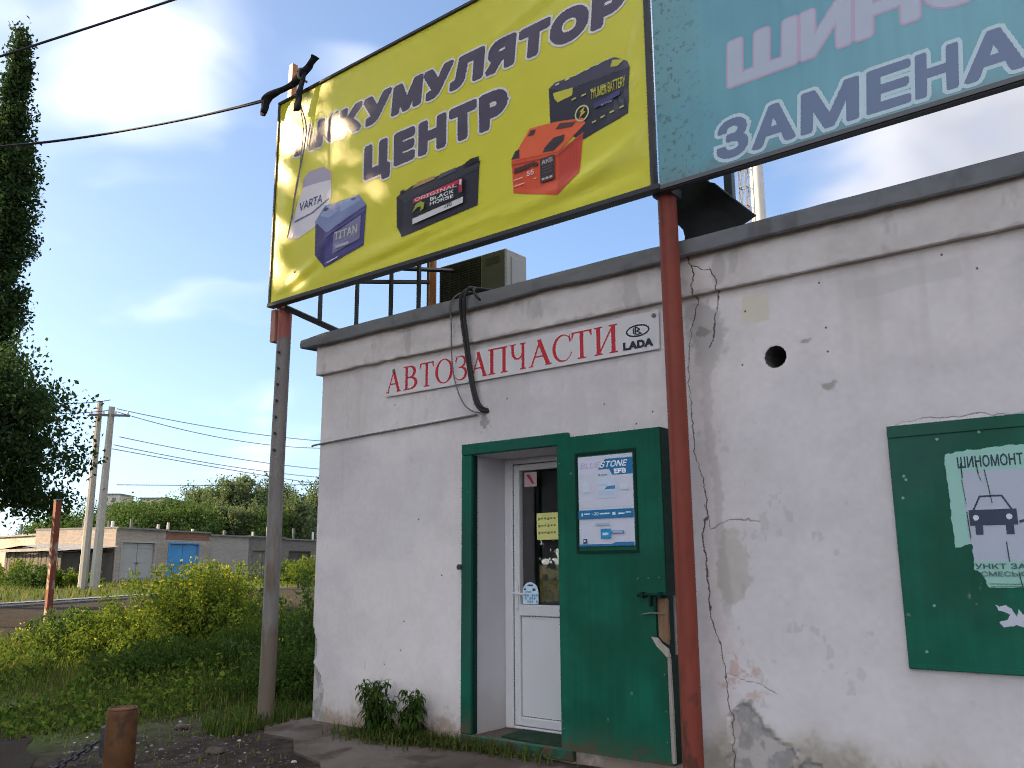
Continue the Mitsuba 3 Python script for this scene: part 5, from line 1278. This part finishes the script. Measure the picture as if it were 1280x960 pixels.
# ------------------------------------------------------------------ foliage
def leaves(C, size, col, vary=0.25, up=0.0, aspect=1.7, r=None):
    """one diamond of two triangles per point: (mesh arrays, colours)"""
    r = r or rng
    n = len(C)
    size = np.broadcast_to(size, (n,)) * r.uniform(0.7, 1.35, n)
    a = r.normal(size=(n, 3)); a[:, 2] -= up; a /= np.linalg.norm(a, axis=1, keepdims=True)
    b = r.normal(size=(n, 3)); b -= (b * a).sum(1)[:, None] * a; b /= np.linalg.norm(b, axis=1, keepdims=True)
    c = np.cross(a, b)
    L_, W = size[:, None] * a, size[:, None] / aspect * 0.5 * b
    bow = 0.12 * size[:, None] * c
    v = np.stack([C - 0.5 * L_, C + W + bow, C + 0.5 * L_, C - W + bow], 1).reshape(-1, 3)
    k = np.arange(n)[:, None] * 4
    f = np.vstack([k + [0, 1, 2], k + [0, 2, 3]])
    col = np.asarray(col, float)
    cc = col[r.integers(0, len(col), n)] if col.ndim == 2 else np.tile(col, (n, 1))
    cc = cc * r.uniform(1 - vary, 1 + vary, (n, 1)) * r.uniform(0.93, 1.07, (n, 3))
    return (v, f), np.repeat(cc, 4, 0)


YG = [(0.135, 0.20, 0.028), (0.17, 0.225, 0.036), (0.105, 0.16, 0.028)]
DARKL = [(0.042, 0.080, 0.030), (0.055, 0.098, 0.036), (0.036, 0.068, 0.028)]
MIDL = [(0.07, 0.125, 0.035), (0.09, 0.15, 0.04), (0.06, 0.105, 0.034)]
WILL = [(0.125, 0.175, 0.08), (0.15, 0.20, 0.095), (0.105, 0.15, 0.07)]


def poplar(x, y, h, rmax, n, label, base=1.2, cols=DARKL, size=0.15, group=None, seed=1, rag=(0.55, 1.12)):
    r = np.random.default_rng(seed)
    z0 = float(gz(x, y))
    k = thing('poplar_tree', label, 'tree', group)
    add('trunk', tube(np.array([[x, y, z0 - 0.1], [x + 0.05, y, z0 + h * 0.3], [x, y + 0.05, z0 + h * 0.65], [x, y, z0 + h * 0.97]]), [0.28, 0.22, 0.12, 0.02], 8), 'bark', k)
    nb = int(h * 16)
    zb = base + (h - base) * r.uniform(0, 0.96, nb)
    az = r.uniform(0, 2 * np.pi, nb)
    t = (zb - base) / (h - base)
    reach = rmax * (0.55 + 0.6 * np.sin(np.clip(t * 2.7 + 0.35, 0, np.pi))) * r.uniform(*rag, nb) * np.clip((1 - t) * 2.2 + 0.12, 0, 1)
    rise = reach * r.uniform(1.0, 1.9, nb)
    P0 = np.stack([x + 0 * zb, y + 0 * zb, z0 + zb], -1)
    P1 = P0 + np.stack([reach * np.cos(az), reach * np.sin(az), rise], -1)
    lim = [tube(np.array([P0[i], P0[i] * 0.6 + P1[i] * 0.4 - [0, 0, 0.1], P1[i]]), [0.05, 0.03, 0.01], 4, caps=False) for i in range(0, nb, 3)]
    add('limbs', cat(lim), 'bark', k)
    w = reach + 0.3
    i = r.choice(nb, n, p=w / w.sum())
    s = r.uniform(0.2, 1.05, n) ** 0.8
    C = P0[i] * (1 - s)[:, None] + P1[i] * s[:, None] + r.normal(0, 0.10 + 0.05 * rmax, (n, 3)) * np.array([1, 1, 1.2])
    m, c = leaves(C, size, cols, up=0.4, r=r)
    add('crown', m, 'leaf', k, color=c)
    return k


def broad(name, x, y, z0, h, rx, rz, n, label, cols=DARKL, size=0.16, nclump=120, trunk=0.22, tilt=(0, 0), droop=0.0, group=None, seed=1, low=0.25, cs=0.42):
    r = np.random.default_rng(seed)
    k = thing(name, label, 'tree', group)
    cz = z0 + h - rz
    top = np.array([x + tilt[0], y + tilt[1], cz])
    add('trunk', tube(np.array([[x, y, z0 - 0.2], (np.array([x, y, z0]) + top) / 2 + [0.1, 0, 0], top, top + [0, 0, rz * 0.7]]), [trunk, trunk * 0.75, trunk * 0.45, 0.02], 8), 'bark', k)
    d = r.normal(size=(nclump, 3)); d /= np.linalg.norm(d, axis=1, keepdims=True)
    d[:, 2] = np.where(d[:, 2] < -low * 2, -d[:, 2], d[:, 2])
    rad = r.uniform(0.35, 1.0, nclump) ** 0.6 * r.uniform(0.8, 1.18, nclump)
    K = top + d * rad[:, None] * np.array([rx, rx, rz])
    lim = []
    for i in range(0, nclump, 2):
        s0 = top + np.array([0, 0, (K[i, 2] - top[2]) * 0.4 - rz * 0.25])
        lim.append(tube(np.array([s0, (s0 + K[i]) / 2 + [0, 0, 0.1 * rx], K[i]]), [trunk * 0.28, trunk * 0.16, 0.015], 4, caps=False))
    add('limbs', cat(lim), 'bark', k)
    i = r.integers(0, nclump, n)
    sig = cs * r.uniform(0.6, 1.2, nclump)
    o = r.normal(size=(n, 3)) * sig[i][:, None] * np.array([1, 1, 0.75])
    o[:, 2] -= droop * np.linalg.norm(o[:, :2], axis=1)
    m, c = leaves(K[i] + o, size, cols, up=0.5, r=r)
    add('crown', m, 'leaf', k, color=c)
    return k


poplar(-29.45, 5.2, 19.6, 0.85, 52000, 'tall dark poplar at the left edge of the picture', base=1.0, size=0.14, seed=3)
broad('maple_tree', -22.5, 1.6, 0.25, 5.9, 2.3, 2.1, 44000, 'dark broad-leaved tree in front of the poplar, reaching right towards the utility poles', size=0.12, nclump=90, trunk=0.16, tilt=(0.25, 0.7), seed=9, cs=0.36)

# the trees behind the camera to the left that shade the shop (their shadows lie on wall and grass)
for kx, (s, t, h, rm) in enumerate(((-4.6, 21.5, 12.5, 1.85), (-0.83, 20.0, 23.0, 2.15), (2.7, 22.0, 22.0, 2.8), (6.4, 20.0, 20.0, 2.8))):
    px0, py0 = -0.812 * t + s * 0.583, -0.583 * t - s * 0.812
    poplar(px0, py0, h, rm, (36000, 95000, 62000, 50000)[kx], ['dark poplar across the yard, outside the picture, nearest the road', 'dark poplar across the yard, outside the picture, second from the road', 'dark poplar across the yard, outside the picture, third from the road', 'dark poplar across the yard, outside the picture, farthest from the road'][kx], base=1.0, size=0.30, seed=20 + kx, group='poplars shading the yard', rag=(0.82, 1.04))

# trees behind the garages
FAR = [(165, 640, 66, 2.6, 'MID'), (195, 628, 70, 3.2, 'MID'), (150, 634, 74, 3.0, 'MID'), (232, 636, 68, 2.6, 'MID'), (246, 618, 84, 3.0, 'WILL'), (262, 612, 82, 2.6, 'WILL'), (280, 614, 80, 2.8, 'WILL'), (300, 607, 82, 3.0, 'WILL'), (318, 612, 80, 2.8, 'WILL'), (340, 612, 84, 3.0, 'WILL'), (362, 614, 82, 2.8, 'WILL'), (382, 616, 84, 3.0, 'WILL'),
       (405, 612, 82, 3.0, 'WILL'), (215, 640, 76, 2.4, 'MID'), (255, 640, 72, 2.2, 'MID'), (290, 636, 72, 2.4, 'WILL'), (330, 640, 73, 2.3, 'MID'), (370, 640, 74, 2.4, 'WILL'), (110, 640, 72, 3.0, 'MID'), (70, 645, 74, 3.0, 'MID')]
FAR = sorted(FAR)
ORD = ['first', 'second', 'third', 'fourth', 'fifth', 'sixth', 'seventh', 'eighth', 'ninth', 'tenth', 'eleventh', 'twelfth', 'thirteenth', 'fourteenth', 'fifteenth', 'sixteenth']
cnt = {'WILL': 0, 'MID': 0}
for q_, (px0, py0, t, r_, kind) in enumerate(FAR):
    P = pix(px0, py0 - 4, t); Pg = pix(px0, 712, t)
    z0 = 0.6; h = P[2] - z0
    o_ = ORD[cnt[kind]]; cnt[kind] += 1
    if kind == 'WILL':
        poplar(Pg[0], Pg[1], h * (1 + 0.10 * math.sin(q_ * 2.7)), r_ * 0.62, 7000, f'feathery pale green young poplar behind the garages, {o_} of its kind from the left', base=0.8, cols=WILL, size=0.24, group='young poplars behind the garages', seed=60 + q_)
    else:
        broad('rounded_tree', Pg[0], Pg[1], z0, h, r_, h * 0.42, 7000, f'rounded green tree behind the garages, {o_} of its kind from the left', cols=MIDL, size=0.22, nclump=60, trunk=0.18, seed=60 + q_, group='rounded trees behind the garages', cs=0.5, low=0.4)


def blades(P, h, w, cols, bend=0.45, r=rng, vary=0.3):
    n = len(P)
    h = np.broadcast_to(h, (n,)) * r.uniform(0.55, 1.3, n)
    az = r.uniform(0, 2 * np.pi, n)
    d = np.stack([np.cos(az), np.sin(az), 0 * az], -1)
    s = np.stack([-np.sin(az), np.cos(az), 0 * az], -1)
    lean = (r.uniform(0.1, 1, n) * bend * h)[:, None] * d
    up = np.array([0, 0, 1.0])
    W = (np.broadcast_to(w, (n,)) * r.uniform(0.7, 1.3, n))[:, None] * s * 0.5
    m = P + 0.55 * h[:, None] * up + 0.35 * lean
    t = P + h[:, None] * up * 0.93 + lean
    v = np.stack([P - W, P + W, m - 0.8 * W, m + 0.8 * W, t], 1).reshape(-1, 3)
    k = np.arange(n)[:, None] * 5
    f = np.vstack([k + [0, 1, 3], k + [0, 3, 2], k + [2, 3, 4]])
    cols = np.asarray(cols, float)
    c = cols[r.integers(0, len(cols), n)] * r.uniform(1 - vary, 1 + vary, (n, 1))
    return (v, f), np.repeat(c, 5, 0)


def join(parts):
    n = np.cumsum([0] + [len(m[0]) for m, _ in parts])
    return (np.vstack([m[0] for m, _ in parts]), np.vstack([m[1] + a for (m, _), a in zip(parts, n)])), np.vstack([c for _, c in parts])


def scatter(poly, n, r=rng):
    a, b, c, d = poly.bounds
    out = []
    got = 0
    while got < n:
        P = np.column_stack([r.uniform(a, c, n), r.uniform(b, d, n)])
        P = P[shapely.contains_xy(poly, P[:, 0], P[:, 1])]
        out.append(P); got += len(P)
    return np.vstack(out)[:n]


def on_ground(P, dz=-0.02):
    return np.column_stack([P, gz(P[:, 0], P[:, 1]) + dz])


GRASS = [(0.095, 0.14, 0.024), (0.125, 0.165, 0.03), (0.075, 0.115, 0.024), (0.17, 0.165, 0.06)]
LUSH = [(0.055, 0.105, 0.022), (0.07, 0.125, 0.024), (0.045, 0.085, 0.02)]
near_poly = Polygon([(-14.0, -2.2), (-10.5, -2.2), (-8.7, -1.95), (-7.7, -1.7), (-7.75, -0.9), (-7.5, -0.3), (-7.35, 0.2), (-6.95, 0.55), (-6.52, 0.25), (-6.52, 6), (-9, 14), (-16.7, 5.6)])
P = scatter(near_poly, 60000)
nz_ = meshkit.fbm(np.column_stack([P * 0.8, 0 * P[:, 0]]), 3, 91)
dist_edge = np.array([near_poly.exterior.distance(Point(p)) for p in P[:1]])  # not needed past one
front_ = sst(-1.6, 1.2, P[:, 1] - 0.15 * (P[:, 0] + 9))
h = 0.07 + 0.24 * front_ * (0.2 + 1.1 * nz_)
G1 = blades(on_ground(P), h, 0.011 + 0.006 * front_, GRASS)
strip_poly = Polygon([(-7.9, -0.35), (-7.2, 0.35), (-6.5, 0.3), (-6.52, 5), (-9.5, 8), (-10, 1)])
P = scatter(strip_poly, 16000)
G2 = blades(on_ground(P), 0.10 + 0.60 * sst(0.0, 2.0, P[:, 1]) * (0.4 + 1.2 * meshkit.fbm(np.column_stack([P * 1.4, 0 * P[:, 0]]), 3, 6)), 0.015, LUSH, 0.5)
P = scatter(Point(-6.735, -0.22).buffer(0.55), 2200)
P = P[P[:, 0] < -6.55]
G3 = blades(on_ground(P), 0.15, 0.010, LUSH + GRASS, 0.7)
P = scatter(near_poly, 70000)
lw = on_ground(P, 0.0); lw[:, 2] += rng.uniform(0.02, 1, len(P)) ** 1.4 * (0.10 + 0.28 * sst(-1.6, 1.2, P[:, 1]))
lw = lw[meshkit.fbm(np.column_stack([P * 1.3, 0 * P[:, 0]]), 3, 17) > 0.43]
G4 = leaves(lw, 0.060, LUSH + GRASS[:2] + YG, up=0.8, aspect=1.8)
m, c = join([G1, G2, G3, G4])
add('grass', m, 'leaf', color=c, kind='stuff', label='tall green grass between the road and the shop', cat='grass')
far_poly = Polygon([road_pt(-25.2, -40), road_pt(-25.2, 60), road_pt(-46.5, 60), road_pt(-46.5, -1.5), road_pt(-58, -5), road_pt(-70, -20)])
P = scatter(far_poly, 26000)
m1 = blades(on_ground(P), 0.22, 0.05, GRASS, 0.5)
P = scatter(Polygon([road_pt(-12.4, 4), road_pt(-12.4, 45), road_pt(-13.95, 45), road_pt(-13.95, 4)]), 9000)
m2 = blades(on_ground(P), 0.30, 0.02, GRASS + [(0.2, 0.16, 0.09)], 0.4)
P = scatter(Polygon([(-17, 6), (-9, 14), (-14, 40), (-32, 48)]), 14000)
m3 = blades(on_ground(P), 0.45, 0.03, LUSH, 0.4)
m, c = join([m1, m2, m3])
add('grass', m, 'leaf', color=c, kind='stuff', label='rough grass on the far verge before the garages', cat='grass')


def weed_bush(name, label, cx, cy, r0, h, nst, nlf, cols, flower=0.0, size=0.055, seed=1, spread=0.9, catg='bush', fl_col=((0.62, 0.55, 0.03), (0.55, 0.50, 0.06)), lean=0.25, fsize=0.026, z0=None):
    r = np.random.default_rng(seed)
    k = thing(name, label, catg)
    B = np.column_stack([cx + r.normal(0, r0 * 0.45, nst), cy + r.normal(0, r0 * 0.45, nst)])
    Bz = (gz(B[:, 0], B[:, 1]) if z0 is None else z0 + 0 * B[:, 0]) - 0.02
    out = (B - [cx, cy]) / r0
    hh = h * r.uniform(0.55, 1.08, nst) * np.clip(1.08 - 0.32 * (np.linalg.norm(out, axis=1)) ** 2, 0.4, 1)
    T_ = np.column_stack([B + out * spread * r0 * 0.55 + r.normal(0, lean * 0.35, (nst, 2)), Bz + hh])
    B3 = np.column_stack([B, Bz])
    mid = (B3 + T_) / 2 + np.column_stack([out * -0.06, 0.05 + 0 * hh])
    st = [tube(np.array([B3[i], mid[i], T_[i]]), [0.006, 0.005, 0.0025], 4, caps=False) for i in range(nst)]
    add('stems', cat(st), 'stem_green', k)
    i = r.integers(0, nst, nlf); t = r.uniform(0.08, 1.02, nlf) ** 0.8
    q0 = (1 - t)[:, None] ** 2 * B3[i] + (2 * t * (1 - t))[:, None] * mid[i] + (t ** 2)[:, None] * T_[i]
    off = r.normal(0, 1, (nlf, 3)) * np.array([1, 1, 0.5]) * (0.085 * (1.15 - 0.6 * t))[:, None]
    m, c = leaves(q0 + off, size, cols, up=0.3, aspect=2.2, r=r)
    add('leaves', m, 'leaf', k, color=c)
    if flower:
        nf = int(flower)
        i = r.integers(0, nst, nf)
        C = T_[i] + r.normal(0, 1, (nf, 3)) * np.array([0.07, 0.07, 0.05]) + [0, 0, 0.02]
        C = np.repeat(C, 3, 0) + r.normal(0, 0.016, (nf * 3, 3))
        m, c = leaves(C, fsize, fl_col, vary=0.15, aspect=1.1, r=r)
        add('flowers', m, 'leaf', k, color=c, kind='stuff')
    return k


weed_bush('flowering_bush', 'tall yellow-flowered weed bush in the sun left of the grey pole', -11.0, 1.75, 0.82, 1.30, 230, 24000, YG, 200, seed=1)
weed_bush('flowering_bush', 'lower yellow-flowered weeds leaning on the left flank of the tall bush', -12.1, 1.2, 0.65, 0.72, 120, 10000, YG, 50, seed=2)
weed_bush('leafy_weed', 'leafy green weed clump left of the flowering bush, near the roadside post', -13.0, 1.1, 0.65, 0.72, 90, 8000, MIDL, seed=3, size=0.065)
weed_bush('leafy_weed', 'tall dark weeds filling the gap between grey pole and shop corner', -8.6, 2.3, 0.75, 1.22, 120, 10000, MIDL, 40, seed=4, size=0.065)
weed_bush('leafy_weed', 'tall thin weeds behind the shop corner reaching above the others', -9.4, 4.3, 0.8, 1.55, 90, 7000, MIDL, seed=5, size=0.07)
weed_bush('leafy_weed', 'low shaded weeds around the foot of the grey pole', -7.5, 0.7, 0.42, 0.55, 80, 5000, LUSH, seed=6, size=0.05)
weed_bush('leafy_weed', 'low leafy weeds in the grass in front of the flowering bush', -9.7, 0.7, 0.75, 0.5, 90, 6000, LUSH, seed=7, size=0.05)
weed_bush('dry_weed', 'dry pinkish grass clump behind the weeds by the roadside post', -15.2, 5.4, 0.8, 0.8, 90, 3500, [(0.22, 0.15, 0.09), (0.16, 0.14, 0.06)], seed=10, size=0.07, catg='weed')
for q_, (px0, t, h_) in enumerate(((15, 44, 1.3), (48, 40, 1.0), (88, 41, 0.8), (350, 46, 1.2), (388, 44, 1.4))):
    Pg = pix(px0, 728, t)
    weed_bush('verge_bush', ['bush on the far verge at the left edge of the picture', 'bush on the far verge left of the roadside post', 'bush on the far verge right of the roadside post', 'bush before the dark garages behind the grey pole', 'bush before the dark garages beside the shop corner'][q_], Pg[0], Pg[1], 1.1, h_, 60, 2600, MIDL if q_ % 2 else YG, seed=30 + q_, size=0.14)


# weeds at the foot of the wall: upright stems with long drooping leaves
def mugwort(label, cx, cy, h, nst, seed, spread):
    r = np.random.default_rng(seed)
    k = thing('wall_weed', label, 'weed')
    V, F, Cc, n0 = [], [], [], 0
    stems = []
    for s in range(nst):
        bx, by = cx + r.normal(0, 0.05), cy + r.normal(0, 0.03)
        az = r.uniform(0, 2 * np.pi); d = np.array([math.cos(az), 0.6 * math.sin(az) - 0.25, 0])
        hh = h * r.uniform(0.5, 1.05)
        p0 = np.array([bx, by, float(gz(bx, by)) + 0.02]); p2 = p0 + [0, 0, hh] + d * spread * r.uniform(0.3, 1.2)
        p1 = (p0 + p2) / 2 + [0, 0, 0.12 * hh]
        P = spline([p0, p1, p2], 8)
        stems.append(tube(P, np.linspace(0.005, 0.002, len(P)), 5, caps=False))
        for j in range(int(30 * hh / h)):
            t = r.uniform(0.15, 1); b = P[int(t * (len(P) - 1))]
            a2 = r.uniform(0, 2 * np.pi); o = np.array([math.cos(a2), math.sin(a2), 0.25]); L_ = r.uniform(0.055, 0.105) * (1.2 - 0.4 * t)
            sd = np.cross(o, [0, 0, 1.0]); sd /= np.linalg.norm(sd); w = L_ * 0.13
            q1 = b + o * L_ * 0.45; q2 = b + o * L_ * 0.75 - [0, 0, L_ * 0.35]; q3 = b + o * L_ * 0.9 - [0, 0, L_ * 0.8]
            V += [b, q1 + sd * w, q1 - sd * w, q2 + sd * w * 0.9, q2 - sd * w * 0.9, q3]
            F += [[n0, n0 + 1, n0 + 2], [n0 + 1, n0 + 3, n0 + 4], [n0 + 1, n0 + 4, n0 + 2], [n0 + 3, n0 + 5, n0 + 4]]
            Cc += [np.array(LUSH[j % 3]) * r.uniform(0.5, 0.95)] * 6; n0 += 6
    add('stems', cat(stems), 'stem_green', k)
    add('leaves', (np.array(V), np.array(F)), 'leaf', k, color=np.array(Cc))


mugwort('larger drooping dark weed growing from the slab against the white wall', -5.42, -0.16, 0.44, 24, 1, 0.17)
mugwort('smaller dark weed against the wall between the larger one and the doorway', -5.07, -0.14, 0.38, 15, 2, 0.12)
P = np.vstack([np.column_stack([rng.normal(-4.95, 0.16, 500), -0.08 - np.abs(rng.normal(0, 0.06, 500))]), np.column_stack([rng.normal(-4.4, 0.3, 300), -0.07 - np.abs(rng.normal(0, 0.05, 300))]), np.column_stack([rng.normal(-5.35, 0.2, 350), -0.16 - np.abs(rng.normal(0, 0.09, 350))])])
m, c = blades(on_ground(P, 0.02), 0.10, 0.010, [(0.11, 0.13, 0.035), (0.085, 0.11, 0.03)], 0.9)
m2, c2 = leaves(on_ground(P[::2] + rng.normal(0, 0.03, P[::2].shape), 0.06), 0.035, [(0.10, 0.13, 0.035), (0.07, 0.10, 0.028)])
m, c = join([(m, c), (m2, c2)])
add('ground_cover', m, 'leaf', color=c, kind='stuff', label='small yellowish-green plants along the foot of the wall by the doorway', cat='plants')

# stones and litter on the bare soil
def pebbles(P, size, r):
    ico = trimesh.creation.icosphere(subdivisions=0)
    V, F, Cc = [], [], []
    for i, (p, s) in enumerate(zip(P, size)):
        v = ico.vertices * s * r.uniform(0.6, 1.3, 3) * [1, 1, 0.6]
        a = r.uniform(0, 6.3); R_ = np.array([[math.cos(a), -math.sin(a), 0], [math.sin(a), math.cos(a), 0], [0, 0, 1]])
        V.append(v @ R_.T + p); F.append(ico.faces + 12 * i)
        g = r.choice([0.06, 0.10, 0.18, 0.40], p=[0.5, 0.32, 0.145, 0.035]) * r.uniform(0.8, 1.2)
        Cc.append(np.tile([g, g * 0.95, g * 0.9], (12, 1)))
    return (np.vstack(V), np.vstack(F)), np.vstack(Cc)


soil_poly = Polygon([(-8.2, -1.45), (-8.2, -0.55), (-7.6, 0.0), (-7.1, 0.3), (-6.8, -0.2), (-6.3, -0.62), (-5.2, -1.0), (-4.6, -1.2), (-4.6, -2.3), (-6.5, -2.0), (-7.4, -1.7)])
P = scatter(soil_poly, 1100)
m, c = pebbles(on_ground(P, 0.0), 0.006 + 0.016 * rng.uniform(0, 1, len(P)) ** 3, np.random.default_rng(5))
add('gravel', m, 'stone', color=c, kind='stuff', label='loose stones and rubble on the bare soil before the shop corner', cat='gravel')
P = scatter(soil_poly, 300)
m, c = blades(on_ground(P, 0.0), 0.07, 0.01, GRASS, 0.8)
add('soil_grass', m, 'leaf', color=c, kind='stuff', label='sparse grass blades on the bare soil before the shop corner', cat='grass')
for q_, (x, y, sz) in enumerate(((-6.75, -0.62, 0.09), (-7.25, -0.75, 0.06), (-6.2, -1.1, 0.07), (-7.05, 0.02, 0.07))):
    ico = trimesh.creation.icosphere(subdivisions=2)
    v = ico.vertices * sz * np.array([1.2, 0.9, 0.45]); v = v * (0.75 + 0.5 * meshkit.fbm(ico.vertices * 1.7 + q_ * 5, 3, 4))[:, None] + [x, y, float(gz(x, y)) + 0.015]
    add('rubble_stone', (v, ico.faces), 'old_concrete', label=['largest flat lump of concrete rubble on the soil by the slab', 'lump of rubble on the soil farthest left', 'lump of rubble on the soil nearest the camera', 'lump of rubble beside the slab corner at the shop corner'][q_], cat='stone')
